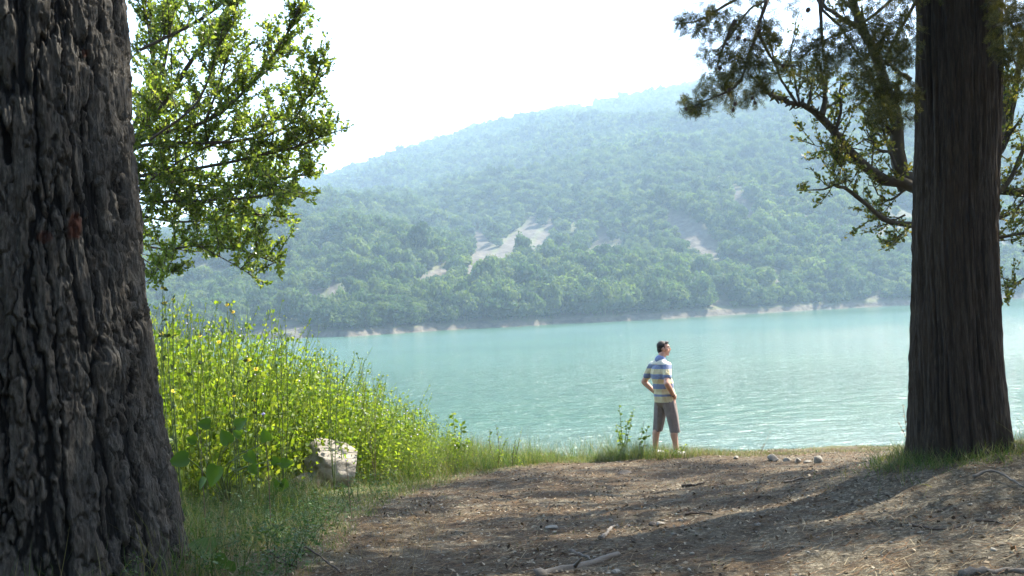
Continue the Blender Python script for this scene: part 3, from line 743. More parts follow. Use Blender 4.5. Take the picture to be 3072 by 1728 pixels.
P_, D_, S_ = [], [], []
for (x_, y_, r_, dn) in clumps:
    n = int(.28*dn*r_*r_*.75)+12; dd = 8.1+.5*g.uniform(-1, 1)
    c = pix(x_, y_, dd); rw = r_/FPX*dd
    off = unit(g.normal(size=(n, 3)))*g.uniform(0, 1, (n, 1))**.45*rw*np.array([1.05, 1.3, .9]); P_.append(c+off); 
    D_.append(unit(unit(off)*.6+np.array([0, 0, -.35])+g.normal(size=(n, 3))*.55)); S_.append(g.uniform(.06, .125, n))
P_ = np.concatenate(P_); D_ = np.concatenate(D_); S_ = np.concatenate(S_); print('sprays', len(P_))
lv.inst(SV, SF, P_-D_*.04, frames(D_), S_)
o3 = cb
for mb_, nm, mt in ((wood, 'branches', M_branch), (lv, 'foliage', M_cyp)):
    mb_.V = [v-o3 for v in mb_.V]; mb_.build(nm, mt, cyp)
cmb = MB(); tmp = []
for la in range(5):
    for lo in range(7):
        th_, ph = math.pi*la/4, 2*math.pi*lo/7; rr_ = .016*(1+.12*math.sin(5*th_+3*ph)); tmp.append((rr_*math.sin(th_)*math.cos(ph), rr_*math.sin(th_)*math.sin(ph), rr_*math.cos(th_)))
cmb.add(tmp, np.array([[a*7+b, a*7+(b+1) % 7, (a+1)*7+(b+1) % 7, (a+1)*7+b] for a in range(4) for b in range(7)]))
cone_me = cmb.mesh('cone', simple('cypress_cone_scales', (.07, .05, .035), .8, bump=.01))
for (x_, y_) in [(686, 109), (691, 111), (696, 107), (735, 104), (733, 110), (745, 40), (727, 44), (742, 58), (738, 38), (776, 63), (783, 66), (808, 10), (866, 68), (720, 68), (741, 80), (755, 103), (752, 98), (833, 12), (837, 16), (729, 90), (760, 30), (705, 30), (716, 22)]:
    o = bpy.data.objects.new('cone', cone_me); COL.objects.link(o); o.parent = cyp; s_ = random.uniform(.8, 1.25); o.scale = (s_,)*3
    o.location = Vector(pix(x_, y_, 7.85))-Vector(cb)

# ------------------------------------------------------------------ crowns overhead (shade the path)
def crown(limb_root, centers, n, leafsize, mat, parent, seed):
    g = np.random.default_rng(seed); wood, lv = MB(), MB(); P, D = [], []
    for (c, r) in centers:
        c = np.array(c, float); Q = smooth_path([limb_root, (np.array(limb_root)+c)/2+np.array([0, 0, -.2]), c], 10); tube(wood, Q, np.linspace(.09, .03, 10), 6)
        for _ in range(12):
            e = c+unit(g.normal(size=3))*r*np.array([1, 1, .5])*g.uniform(.5, 1); tube(wood, [c, (c+e)/2+g.normal(size=3)*.1, e], [.03, .02, .008], 4)
        k = int(n*r*r); nb = max(6, int(9*r*r)); sub = c+unit(g.normal(size=(nb, 3)))*r*g.uniform(.2, 1, (nb, 1))*np.array([1, 1, .45])
        id_ = g.integers(0, nb, k); P.append(sub[id_]+g.normal(size=(k, 3))*.24*np.array([1, 1, .6])); D.append(unit(g.normal(size=(k, 3))))
    P = np.concatenate(P); D = np.concatenate(D); lv.inst(LEAF2_V, LEAF2_F, P, frames(D), np.stack([np.full(len(P), leafsize*.8)]*1+[np.full(len(P), leafsize)]*2, -1))
    o3 = np.array(parent.location)
    for mb_, nm, mt in ((wood, 'limbs', M_branch), (lv, 'crown', mat)):
        mb_.V = [v-o3 for v in mb_.V]; mb_.build(nm, mt, parent)
crown((TLX-.1, TLY, 13.5), [((-2.5, 4.6, 13.4), 2.0), ((-4.8, 6.4, 13), 2.1), ((-.6, 5.2, 13.0), 1.9), ((-3, 8.4, 14.2), 1.8), ((-.9, 7.4, 14.2), 1.7), ((-2.8, 6, 15.5), 2.2), ((-2.5, 2.2, 12.8), 2.1), ((-5, 3, 13.2), 2.0)], 330, .16, M_pineneedle, pine, 5)
# canopy layer over the path, shared out between the cypress and two pines at the right
cg = np.random.default_rng(19); CAN = []
def lit_line(xg): return np.interp(xg, [-4, -2.4, -1.2, .3, 1.0, 8], [11.2, 11.4, 12.5, 14.0, 14.6, 14.7])
for _ in range(6000):
    x_, y_ = cg.uniform(2.6, 17), cg.uniform(3.2, 19.5); z_ = 12.7+.07*y_+cg.uniform(-.2, .9); r_ = cg.uniform(1.15, 1.6)
    hgt = z_-4.4; gx, gy = x_-hgt*.839*math.sin(SUN_AZ), y_-hgt*.839*math.cos(SUN_AZ)
    if gy > lit_line(gx)-.55*r_ or gx > 9: continue
    if all((x_-c[0][0])**2+(y_-c[0][1])**2 > 1.62**2 for c in CAN): CAN.append(((x_, y_, z_), r_))
print('canopy', len(CAN))
P1 = [c for c in CAN if c[0][0] < 8.2 and c[0][1] < 13]; P3 = [c for c in CAN if c[0][1] < 8 and c not in P1]; P2 = [c for c in CAN if c not in P1 and c not in P3]
crown((4.05, TRY, 12.5), P1+[((4.3, 9.4, 14.9), 1.9)], 640, .15, M_pineneedle, cyp, 6)
for (x_, y_, sd, lab, cen) in [
    (13.0, 13.0, 71, 'tall pine beyond the right edge of the view that shades the path', P2),
    (9.6, 5.2, 72, 'pine standing to the right of the camera over the bare path', P3+[((6.4, 2.4, 12), 2.0)])]:
    e = empty('pine_tree', (x_, y_, float(ground_z(x_, y_)))); tag(e, lab, 'tree')
    tb_ = MB(); h0 = e.location[2]; tube(tb_, smooth_path([[0, 0, -.2], [.1, 0, 4], [0, .1, 8], [.1, 0, 11]], 24), np.linspace(.38, .12, 24), 16, rough=.04); tb_.build('trunk', M_pinebark, e, smooth=True)
    crown((x_, y_, h0+7.6), cen, 640, .15, M_pineneedle, e, sd)

# the grove behind the viewer
gv = np.random.default_rng(90)
for (x_, y_, lab) in [(-3.5, -3.5, 'pine standing close behind the viewer on the left'), (4.2, -2.8, 'pine standing close behind the viewer on the right'), (-9.0, 0.5, 'pine left of the viewer outside the view'), (0.5, -9.0, 'pine farther up the slope straight behind the viewer'),
                      (10.0, -1.5, 'pine right of the viewer outside the view'), (-8.0, -8.5, 'pine farther up the slope behind on the left'), (8.0, -9.0, 'pine farther up the slope behind on the right'), (-15.0, -2.0, 'outermost pine of the grove on the left')]:
    zb = float(ground_z(x_, y_)); e = empty('pine_tree', (x_, y_, zb)); tag(e, lab, 'tree')
    tb_ = MB(); tube(tb_, smooth_path([[0, 0, -.3], [.15, 0, 4], [0, .1, 8], [.1, 0, 10.5]], 20), np.linspace(.36, .1, 20), 14, rough=.04); tb_.build('trunk', M_pinebark, e, smooth=True)
    cen = []
    for k in range(9):
        a_ = gv.uniform(0, 6.28); hh = gv.uniform(2.6, 10.5); rr_ = gv.uniform(.8, 2.4)*(1.15-.06*hh); cen.append(((x_+rr_*math.cos(a_), y_+rr_*math.sin(a_), zb+hh), gv.uniform(1.6, 2.3)))
    if y_ > -1.6 or abs(x_) > 8.9: cen = [c for c in cen if c[0][2] > zb+3.5]
    crown((x_, y_, zb+5.5), cen, 150, .24, M_pineneedle, e, 200+int(x_*3))

# ------------------------------------------------------------------ weeds on the left bank
g = np.random.default_rng(55)
def weed_template(seed, hgt=1.0, nleaf=30, leaf=.05, width=.12):
    g = np.random.default_rng(seed); mb = MB()
    P = np.array([[0, 0, 0], [g.normal()*.03, g.normal()*.03, .5], [g.normal()*.09, g.normal()*.09, 1.0]])*[1, 1, hgt]
    Q = smooth_path(P, 6); tube(mb, Q, np.linspace(.006, .002, 6), 3, cap=False)
    LP, LD, LS = [], [], []
    for k in range(nleaf):
        f = g.uniform(.12, 1.0); p = Q[int(f*5)] if f >= 1 else Q[int(f*5)]+(Q[int(f*5)+1]-Q[int(f*5)])*(f*5-int(f*5))
        a = g.uniform(0, 6.28); r = g.uniform(0, width)*(1.15-f*.95)
        d = np.array([math.cos(a), math.sin(a), g.uniform(-.1, .8)])
        LP.append(p+d*[1, 1, .6]*r); LD.append(d+g.normal(size=3)*.35); LS.append(leaf*(.35+1.25*g.uniform()**1.6)*(1.1-.45*f))
    mb.inst(LEAF2_V*[1.15, 1, 1], LEAF2_F, np.array(LP), frames(np.array(LD)), np.array(LS))
    V = np.concatenate(mb.V); quads = [f for f in mb.F if f.shape[1] == 4]; tris = [f for f in mb.F if f.shape[1] == 3]
    return V, [np.concatenate(x) for x in (quads, tris) if x]
WT = [weed_template(300+k, 1, 52, .046, .20) for k in range(8)]
WS = [weed_template(320+k, 1, 36, .038, .06) for k in range(5)]     # slender shoots
def rz_mats(n, g, tilt=.12):
    a = g.uniform(0, 6.28, n); D = unit(np.stack([g.normal(size=n)*tilt, g.normal(size=n)*tilt, np.ones(n)], -1))
    X = unit(np.stack([np.cos(a), np.sin(a), np.zeros(n)], -1)); X = unit(X-D*(X*D).sum(1)[:, None]); Y = np.cross(D, X)
    return np.stack([X, Y, D], 2)
def weed_height(x, y):             # tall against the pine, low towards the tip of the bank
    h = np.interp(x, [-7, -4.2, -3.4, -2.6, -1.6, -1.05, -.4, .3, 1.2], [2.55, 2.5, 2.42, 1.88, 1.14, .70, .38, .24, .10])
    return h*np.interp(y, [9.2, 9.9, 10.8, 15, 17], [.45, .85, 1, 1, 1])
ROCK = hit(333, 487)
wd = MB(); n = 6000
x = g.uniform(-9, .9, n); y = g.uniform(9.3, 16.6, n); edge = boundary(y)
front = np.interp(x, [-9, -3.2, -2.75, -1.75, -1.2, 0, 1], [9.3, 9.6, 12.55, 12.95, 13.3, 14.6, 15.5])
ok = (x < edge-.15) & (y > front+.25*fbm(x*3, y*3, 0, 2, 5)) & ((x > -5.5) | (g.uniform(size=n) < .5)); x, y = x[ok], y[ok]; n = len(x)
z = ground_z(x, y); h = weed_height(x, y)*g.uniform(.55, 1.0, n)*(1+.13*fbm(x*1.3, y*1.3, 0, 2, 8)); h = np.maximum(h, .12)
kind = np.where(g.uniform(size=n) < .8, g.integers(0, 8, n), g.integers(8, 13, n))
for k in range(13):
    s_ = kind == k; m_ = int(s_.sum())
    TV, TF = (WT+WS)[k]; sl_h = 1.07 if k >= 8 else .93
    wsc = np.clip(h[s_], .45, 1.25)
    wd.inst(TV, TF, np.stack([x[s_], y[s_], z[s_]-.03], -1), rz_mats(m_, g, .20), np.stack([wsc, wsc, h[s_]*sl_h], -1))
weeds = wd.build('weeds', M_weed); tag(weeds, 'thick bright yellow-green weeds in full sun on the left bank', 'weeds', kind='stuff'); print('weeds', n)

# ------------------------------------------------------------------ grass
def blade_template(seed, bend=.35, seg=3, w=.5):
    t = np.linspace(0, 1, seg+1); V, F = [], []
    for i, a in enumerate(t):
        ww = w*(1-a)**.6*.5 if i < seg else 0; c = np.array([0, bend*a*a, a*(1-.25*bend*a)])
        if i < seg: V += [c-[ww, 0, 0], c+[ww, 0, 0]]
        else: V += [c]
    for i in range(seg-1): F += [[2*i, 2*i+1, 2*i+3], [2*i, 2*i+3, 2*i+2]]
    F += [[2*(seg-1), 2*(seg-1)+1, 2*seg]]
    return np.array(V), np.array(F)
BL = [blade_template(1, .25), blade_template(2, .7), blade_template(3, 1.1)]
def grass(mb, x, y, h, w, g, tilt=.25):
    n = len(x); z = ground_z(x, y); k = g.integers(0, 3, n)
    for b in range(3):
        s_ = k == b; m_ = int(s_.sum())
        if m_: mb.inst(*BL[b], np.stack([x[s_], y[s_], z[s_]-.01], -1), rz_mats(m_, g, tilt), np.stack([np.broadcast_to(w, n)[s_]*1.0, h[s_]*.8, h[s_]], -1))
gr, dr = MB(), MB()
n = 82000; x = g.uniform(-6.5, 1.6, n); y = 3.8+13*g.uniform(0, 1, n)**.9; e = boundary(y)
patch = fbm(x*1.6, y*1.6, 0, 3, 12); ok = (x < e+.18*patch+.1) & (x > -.62*y-.3) & (g.uniform(size=n) < .62+.9*patch); x, y, patch = x[ok], y[ok], patch[ok]
n = len(x); edge_f = sstep(-.1, .9, boundary(y)-x); h = (.07+.24*edge_f)*g.uniform(.4, 1.4, n)*(1+.5*patch)*np.where(y > 13, 1.25, 1)*(1-.75*np.exp(-(((x-ROCK[0])/.45)**2+((y-ROCK[1]+.5)/.6)**2)))
isdry = g.uniform(size=n) < .22+.25*fbm(x*2.1, y*2.1, 0, 2, 33)
grass(gr, x[~isdry], y[~isdry], h[~isdry], .010, g); grass(dr, x[isdry], y[isdry], h[isdry]*1.1, .006, g, .5)
# low small-leaved ground cover in the shade
gc = MB(); n = 1300; x = g.uniform(-4.5, -1.0, n); y = g.uniform(4.5, 11.8, n); ok = (x < boundary(y)-.05) & (fbm(x*1.4, y*1.4, 0, 3, 301) > -.1) & ~((np.abs(x-ROCK[0]) < .4) & (y > 11)); x, y = x[ok], y[ok]
for k in range(8):
    s_ = np.arange(len(x)) % 8 == k; m_ = int(s_.sum()); hh = g.uniform(.10, .34, m_); wsc = g.uniform(.5, .8, m_)
    gc.inst(WT[k][0], WT[k][1], np.stack([x[s_], y[s_], ground_z(x[s_], y[s_])-.01], -1), rz_mats(m_, g, .35), np.stack([wsc, wsc, hh], -1))
ob = gc.build('low_weeds', M_low); tag(ob, 'low dark green small-leaved weeds in the shade beside the pine', 'weeds', kind='stuff')
# tussocks of long green grass at the tip of the bank and behind it
n = 9000; x = g.uniform(-1.6, .7, n); y = g.uniform(13.0, 16.3, n); ok = (x < boundary(y)-.1); x, y = x[ok], y[ok]
tus = fbm(x*2.2, y*2.2, 0, 2, 18); ok = tus > -.15; x, y = x[ok], y[ok]
grass(gr, x, y, (.18+.30*sstep(.6, -1.2, x))*g.uniform(.5, 1.3, len(x)), .011, g, .3)
# thin fringe of grass along the rim
n = 20000; x = g.uniform(-.3, 7.5, n); y = 15.2+1.3*g.uniform(size=n)**1.3; ok = fbm(x*1.8, y*2, 0, 2, 61) > -.25; x, y = x[ok], y[ok]
near_man = np.exp(-((x-2.0)/.9)**2); hh = (.05+.17*near_man)*g.uniform(.4, 1.5, len(x)); s_ = g.uniform(size=len(x)) < .5
grass(gr, x[s_], y[s_], hh[s_], .010, g); grass(dr, x[~s_], y[~s_], hh[~s_], .007, g, .5)
# long grass at the foot of the right trunk
n = 2000; a = g.uniform(0, 6.28, n); rr = g.uniform(.42, .9, n); x = TRX+rr*np.cos(a); y = TRY+rr*.85*np.sin(a)
grass(gr, x, y, g.uniform(.05, .2, n), .009, g, .4)
n = 700; x = TRX+.62+g.normal(size=n)*.16; y = TRY-.5+g.normal(size=n)*.2; grass(gr, x, y, g.uniform(.18, .46, n), .014, g, .45)
n = 900; x = TRX-.45+g.normal(size=n)*.28; y = TRY-.15+g.normal(size=n)*.3; grass(gr, x, y, g.uniform(.05, .24, n), .009, g, .6)
n = 1500; x = 1.65+g.normal(size=n)*.42; y = 15.35+g.uniform(-.25, .45, n); grass(gr, x, y, g.uniform(.10, .42, n)*np.exp(-((x-1.7)/.7)**2)+.04, .010, g, .3)
# dry wisps near the pine foot and across the path edge
n = 1500; x = g.uniform(-3.4, -.6, n); y = g.uniform(4.3, 8.5, n); grass(dr, x, y, g.uniform(.08, .3, n), .005, g, .6)
n = 2600; x = g.uniform(-1.5, 6, n); y = g.uniform(5.2, 15.5, n); ok = fbm(x*1.3, y*1.3, 0, 3, 93) > .18; x, y = x[ok], y[ok]; grass(dr, x, y, g.uniform(.02, .07, len(x)), .005, g, .7)
n = 5000; x = g.uniform(-1.6, 5, n); y = g.uniform(5.2, 15, n); ok = fbm(x*1.1+5, y*1.1, 0, 3, 99) > .33; x, y = x[ok], y[ok]; grass(gr, x, y, g.uniform(.02, .06, len(x)), .006, g, .6)
ob = gr.build('grass', M_grass); tag(ob, 'green grass edging the path and the lake bank', 'grass', kind='stuff')
ob = dr.build('dry_grass', M_dry); tag(ob, 'straw-coloured dry grass mixed into the path edge', 'dry grass', kind='stuff')

# ------------------------------------------------------------------ litter on the path
lt = MB(); n = 42000; x = g.uniform(-2.2, 7.5, n); y = 4.2+12*g.uniform(size=n)**1.1
pm = fbm(x*.9, y*.9, 0, 4, 66); ok = (g.uniform(size=n) < .55+.9*pm) & (x > boundary(y)-.7) & (y < 16.2); x, y = x[ok], y[ok]; n = len(x)
a = g.normal(size=n)*.6+.25; D = np.stack([np.cos(a), np.sin(a), g.uniform(-.08, .22, n)], -1)
NV = np.array([[-.5, 0, 0], [.5, 0, 0], [.3, 1, .2], [-.3, 1, .2]]); NF = np.array([[0, 1, 2, 3]])
lt.inst(NV, NF, np.stack([x, y, ground_z(x, y)+.006], -1), frames(D, np.zeros(n)), np.stack([np.full(n, .0045), g.uniform(.04, .12, n), g.uniform(.01, .05, n)], -1))
ob = lt.build('pine_needle_litter', M_needle); tag(ob, 'reddish brown fallen pine needles strewn over the path', 'pine needles', kind='stuff')
lt = MB(); n = 46000; x = g.uniform(-2, 7.5, n); y = 4.2+12*g.uniform(size=n)**1.2; pm = fbm(x*1.2, y*1.2, 0, 4, 68); ok = (g.uniform(size=n) < .6+.9*pm) & (x > boundary(y)-.4) & (y < 16.2); x, y = x[ok], y[ok]; n = len(x)
D = unit(np.stack([g.normal(size=n), g.normal(size=n), g.normal(size=n)*.35], -1))
lt.inst(LEAF2_V, LEAF2_F, np.stack([x, y, ground_z(x, y)+.006], -1), frames(D, g.normal(size=n)*.5), g.uniform(.012, .045, n))
ob = lt.build('leaf_litter', M_litter); tag(ob, 'small dead leaves and bark flakes scattered on the bare ground', 'leaf litter', kind='stuff')
def stone_tpl(seed, sub=0):
    g = np.random.default_rng(seed); p = (1+5**.5)/2
    V = unit(np.array([[-1, p, 0], [1, p, 0], [-1, -p, 0], [1, -p, 0], [0, -1, p], [0, 1, p], [0, -1, -p], [0, 1, -p], [p, 0, -1], [p, 0, 1], [-p, 0, -1], [-p, 0, 1]]))
    F = np.array([[0, 11, 5], [0, 5, 1], [0, 1, 7], [0, 7, 10], [0, 10, 11], [1, 5, 9], [5, 11, 4], [11, 10, 2], [10, 7, 6], [7, 1, 8], [3, 9, 4], [3, 4, 2], [3, 2, 6], [3, 6, 8], [3, 8, 9], [4, 9, 5], [2, 4, 11], [6, 2, 10], [8, 6, 7], [9, 8, 1]])
    for _ in range(sub):
        V = list(map(tuple, V)); mp = {}; F2 = []
        def mid(a, b):
            k = (min(a, b), max(a, b))
            if k not in mp: mp[k] = len(V); V.append(tuple(unit((np.array(V[a])+np.array(V[b]))/2)))
            return mp[k]
        for a, b, c in F:
            ab, bc, ca = mid(a, b), mid(b, c), mid(c, a); F2 += [[a, ab, ca], [b, bc, ab], [c, ca, bc], [ab, bc, ca]]
        F = np.array(F2); V = np.array(V)
    r = 1+.28*fbm(V[:, 0]*1.6+seed, V[:, 1]*1.6, V[:, 2]*1.6, 3, seed)
    # facet the stone with a few flat cuts
    V = V*r[:, None]
    for _ in range(12):
        nn = unit(g.normal(size=3)); dd = g.uniform(.48, .85); pr = V@nn; V = V-np.where(pr > dd, pr-dd, 0)[:, None]*nn
    return V, F
peb = MB()
n = 3200; x = g.uniform(-1.8, 7.5, n); y = 4.2+12*g.uniform(size=n)**1.2; ok = (x > boundary(y)-.2) & (y < 16.3); x, y = x[ok], y[ok]; kk = g.integers(0, 4, len(x))
for k in range(4):
    s_ = kk == k; m_ = int(s_.sum()); sz = .004+.016*g.uniform(size=m_)**3
    peb.inst(*stone_tpl(k), np.stack([x[s_], y[s_], ground_z(x[s_], y[s_])+sz*.2], -1), rz_mats(m_, g, .2), np.stack([sz*1.3, sz, sz*.6], -1))
ob = peb.build('pebbles', M_stone); tag(ob, 'tiny pale pebbles bedded in the soil of the path', 'pebbles', kind='stuff')

# twigs and fallen branches, one by one
def fallen(name, pts, r0, r1, mat, label, cat, lift=.01, k=8, side=0, arch=0.0):
    W = np.array([hit(*p) for p in pts]); Q = smooth_path(W, 14); Q[:, 2] = ground_z(Q[:, 0], Q[:, 1])+lift+arch*np.sin(np.linspace(0, np.pi, 14))
    Q = Q+g.normal(size=Q.shape)*r0*.18; mb = MB(); o = Q.mean(0); o[2] = ground_z(o[0], o[1])
    tube(mb, Q, np.linspace(r0, r1, 14)*(1+.15*g.normal(size=14)), k, rough=.12)
    for _ in range(side):
        i = g.integers(2, 12); d = unit(Q[i+1]-Q[i]+unit(g.normal(size=3))*.9); d[2] = abs(d[2])*.4
        tube(mb, [Q[i], Q[i]+d*r0*4, Q[i]+d*r0*8], [r0*.4, r0*.3, r0*.15], 5)
    ob = mb.build(name, mat, origin=o, smooth=True); tag(ob, label, cat); return ob
fallen('fallen_branch', [(535, 577), (550, 573), (572, 569), (592, 564), (618, 555)], .034, .02, M_deadwood, 'thick grey fallen branch half sunk in the bottom edge of the path', 'branch', .005, 10, 1)
fallen('fallen_branch', [(570, 554), (580, 556), (592, 563)], .016, .007, M_deadwood, 'short crooked grey stick lying just above the thick branch', 'stick', .012, 7, 1)
fallen('stick', [(600, 540), (608, 534), (617, 527)], .015, .010, M_deadwood, 'pale splintered stick lying at a slant left of the round log stub', 'stick', .014, 7)
fallen('stick', [(682, 487), (694, 486), (705, 484)], .014, .010, M_darkwood, 'straight dark brown stick behind the long dark twig on the path', 'stick', .014, 7, 1)
fallen('stick', [(685, 516), (698, 514), (712, 516)], .010, .006, M_darkwood, 'gently bowed dark twig in the middle of the shaded path', 'stick', .01, 6)
fallen('stick', [(784, 484), (797, 481), (811, 478)], .012, .008, M_deadwood, 'grey-brown stick on the slope left of the right trunk', 'stick', .012, 7)
fallen('stick', [(912, 526), (925, 529), (940, 531), (964, 527)], .008, .005, M_darkwood, 'long thin dark twig curving across the pale soil below the right trunk', 'stick', .008, 6)
fallen('stick', [(976, 522), (995, 523), (1013, 527)], .009, .005, M_darkwood, 'dark twig at the right edge level with the long curved twig', 'stick', .008, 6)
fallen('stick', [(938, 513), (946, 509), (952, 506)], .007, .004, M_darkwood, 'short dark twig pointing at the foot of the right trunk', 'stick', .008, 6)
fallen('fallen_branch', [(960, 576), (985, 574), (1010, 572), (1030, 573)], .02, .016, M_deadwood, 'pale bough showing along the bottom right corner', 'branch', .008, 8)
fallen('root', [(974, 480), (984, 478), (998, 479), (1010, 484), (1024, 490)], .014, .008, M_deadwood, 'pale bent root arching over the sunlit soil beside the right trunk', 'root', .02, 7, 0, .03)
fallen('stick', [(300, 548), (312, 556), (326, 566), (340, 577)], .008, .005, M_darkwood, 'thin dark twig slanting through the grass at the lower left', 'stick', .03, 6)
fallen('stick', [(268, 554), (280, 561), (296, 570)], .010, .006, M_darkwood, 'dark crooked twig beside the foot of the left pine', 'stick', .02, 6, 1)
fallen('stick', [(500, 497), (512, 499), (524, 503)], .007, .005, M_darkwood, 'small reddish twig where the grass meets the path', 'stick', .02, 6)
def stone(name, px, py, wpx, hpx, seed, mat, label, cat='stone', yaw=None, depth=.9):
    p = hit(px, py); s_ = p[1]/FPX; V, F = stone_tpl(seed, 2); V = V.copy()
    ob = MB(); V *= np.array([wpx*s_*.55, wpx*s_*.5*depth, hpx*s_*.62]); V[:, 2] += hpx*s_*.22; ob.add(V, F)
    o = ob.build(name, mat, origin=(0, 0, 0)); o.location = p; o.rotation_euler = (0, 0, yaw if yaw is not None else seed); tag(o, label, cat); return o
for i, (a, b, w, h, lab) in enumerate([
    (736, 459, 8, 4, 'pale stone on the rim of the bank, alone to the right of the man'), (773, 461, 13, 8, 'largest pale stone of the row on the rim, at its left end'),
    (787, 461.5, 8, 5, 'small pale stone second from the left in the row on the rim'), (798, 462.5, 9, 6, 'low pale stone in the middle of the row on the rim'),
    (808, 463, 8, 5, 'small pale stone fourth from the left in the row on the rim'), (819, 463, 10, 9, 'grey upright stone at the right end of the row on the rim')]):
    stone('stone', a, b, w, h, 20+i, M_rock if i < 5 else M_stone, lab)
stone('stone', 659, 525, 15, 5, 31, M_rock, 'long pale stone lying beside the dark round lump on the path', yaw=.3)
stone('stone', 653, 526, 7, 6, 32, M_dstone, 'dark round lump leaning against the long pale stone', depth=1.2)
stone('stone', 681, 521, 6, 3, 33, M_rock, 'small pale stone right of the long pale stone on the path')
stone('stone', 552, 528, 14, 3, 34, M_stone, 'flat pale slab of stone at the left of the shaded path', yaw=.1)
stone('stone', 615, 573, 11, 5, 35, M_stone, 'flat grey stone at the bottom edge right of the thick branch', yaw=.2)
stone('stone', 680, 570, 5, 4, 36, M_rock, 'small rounded stone at the bottom edge of the path')
stone('stone', 673, 535, 5, 3, 37, M_stone, 'small rounded grey pebble below the long pale stone')
stone('stone', 758, 525, 8, 3, 38, M_rock, 'flat pale stone on the bare soil in the centre right')
stone('stone', 788, 564, 5, 3, 39, M_rock, 'small pale stone on the bare soil at lower right')
stone('stone', 611, 521, 6, 4, 40, M_rock, 'little sunlit stone on the orange needles')
stone('stone', 535, 480, 6, 3, 41, M_rock, 'pale stone in the sun at the left edge of the path')
stone('stone', 624, 474, 16, 4, 43, M_dstone, 'dark clod of earth behind the sunlit streaks of the path', 'clod', yaw=.1)
stone('stump', 551, 457, 5, 9, 44, M_dstone, 'small dark stump standing up on the grassy rim at centre', 'stump', yaw=0)
# the big sunlit boulder in the weeds: blocky, with a ragged left side and a low slab in front
def boulder(cx, cy, w, d, h, seed, lean=0):
    g2 = np.random.default_rng(seed); V, F = stone_tpl(seed, 4); V = V.copy()
    V[:, 2] = V[:, 2]*h*.62+h*.38; V[:, 0] *= w*.58; V[:, 1] *= d*.55
    V[:, 0] += lean*(V[:, 2]/h)
    rough = fbm(V[:, 0]*9, V[:, 1]*9, V[:, 2]*11, 4, seed)*(.045+.03*sstep(.05, -.15, V[:, 0]))
    ledge = np.floor(V[:, 2]*11+2*fbm(V[:, 0]*3, V[:, 1]*3, 0, 2, 3))/11-V[:, 2]
    V[:, 0] += (rough + .25*ledge)*sstep(.1, -.1, V[:, 0]); V[:, 1] += .6*rough; V[:, 0] += cx; V[:, 1] += cy
    return V, F
bk = empty('boulder', tuple(ROCK)); tag(bk, 'big pale jagged limestone boulder in the sun against the weeds', 'boulder')
mb = MB(); V, F = boulder(.05, 0, .62, .5, .66, 14, .03)
mb.add(V, F); ob = mb.build('block', M_rock, bk)
mb = MB(); V, F = boulder(-.24, -.16, .46, .34, .22, 12); mb.add(V, F); mb.build('slab', M_rock, bk)

# ------------------------------------------------------------------ single plants
def stem_path(base, top, bow=.05, n=8):
    base, top = np.array(base, float), np.array(top, float); L_ = np.linalg.norm(top-base)
    return smooth_path([base, (base+top)/2+g.normal(size=3)*bow*L_, top], n)
DISC = [(0, 0, .3)]+[(math.cos(a)*1.0, math.sin(a)*1.0, 0) for a in np.arange(8)*math.pi/4]; DISCF = np.array([[0, 1+k, 1+(k+1) % 8] for k in range(8)])
petal = MB(); 
for k in range(13):
    a = k*2*math.pi/13; c, s_ = math.cos(a), math.sin(a)
    petal.add([[c*.35, s_*.35, .05], [c*.7-s_*.16, s_*.7+c*.16, .1], [c, s_, 0], [c*.7+s_*.16, s_*.7-c*.16, .1]], np.array([[0, 1, 2, 3]]))
petal_me = petal.mesh('petals', M_yellow); dm = MB(); dm.add(np.array(DISC)*[.38, .38, .5]+[0, 0, .06], DISCF); disc_me = dm.mesh('flower_disc', M_orange)
fl = [(163, 288, 8.9, 'yellow daisy highest above the weeds, close to the pine'), (165, 303, 8.8, 'large yellow daisy just below the highest one beside the pine'), (173, 299, 9.0, 'small yellow daisy right of the large one near the pine'),
 (187, 315, 9.2, 'orange-centred yellow daisy on the crest of the weeds near the pine'), (227, 305, 9.6, 'yellow daisy standing out against the hill over the middle of the weeds'), (233, 312, 9.7, 'smaller yellow daisy just below the one against the hill'),
 (200, 336, 9.2, 'yellow daisy a little under the weed crest'), (162, 334, 8.9, 'yellow daisy pair level touching the pine bark on the left'), (219, 342, 9.4, 'yellow daisy midway under the weed crest'),
 (249, 360, 9.6, 'yellow daisy on the right flank of the weeds'), (256, 369, 9.6, 'large drooping yellow daisy on the right flank of the weeds'), (173, 391, 8.9, 'yellow daisy low in the weeds near the pine'),
 (234, 396, 9.2, 'yellow daisy low in the middle of the weeds'), (254, 401, 9.3, 'small yellow daisy low and right in the weeds')]
for (px, py, d, lab) in fl:
    top = pix(px, py, d); bx, by = top[0]+g.normal()*.06, top[1]+.1; base = np.array([bx, by, ground_z(bx, by)])
    e = empty('yellow_daisy', tuple(base)); tag(e, lab, 'flower', 'yellow daisies among the weeds')
    Q = stem_path(base, top, .03)-base; mb = MB(); tube(mb, Q, np.linspace(.006, .003, 8), 4, cap=False)
    lp = Q[g.integers(2, 8, 14)]; mb.inst(LEAF2_V, LEAF2_F, lp, frames(unit(g.normal(size=(14, 3))+[0, 0, .4])), g.uniform(.03, .07, 14)); mb.build('stem', M_stem, e)
    r_ = random.uniform(.017, .026); t_ = Q[-1]; rot = (random.uniform(.3, 1.1), random.uniform(-.5, .5), random.uniform(-.4, .4))
    for me_, nm in ((petal_me, 'petals'), (disc_me, 'flower_disc')):
        o = bpy.data.objects.new(nm, me_); COL.objects.link(o); o.parent = e; o.location = t_; o.scale = (r_,)*3; o.rotation_euler = rot
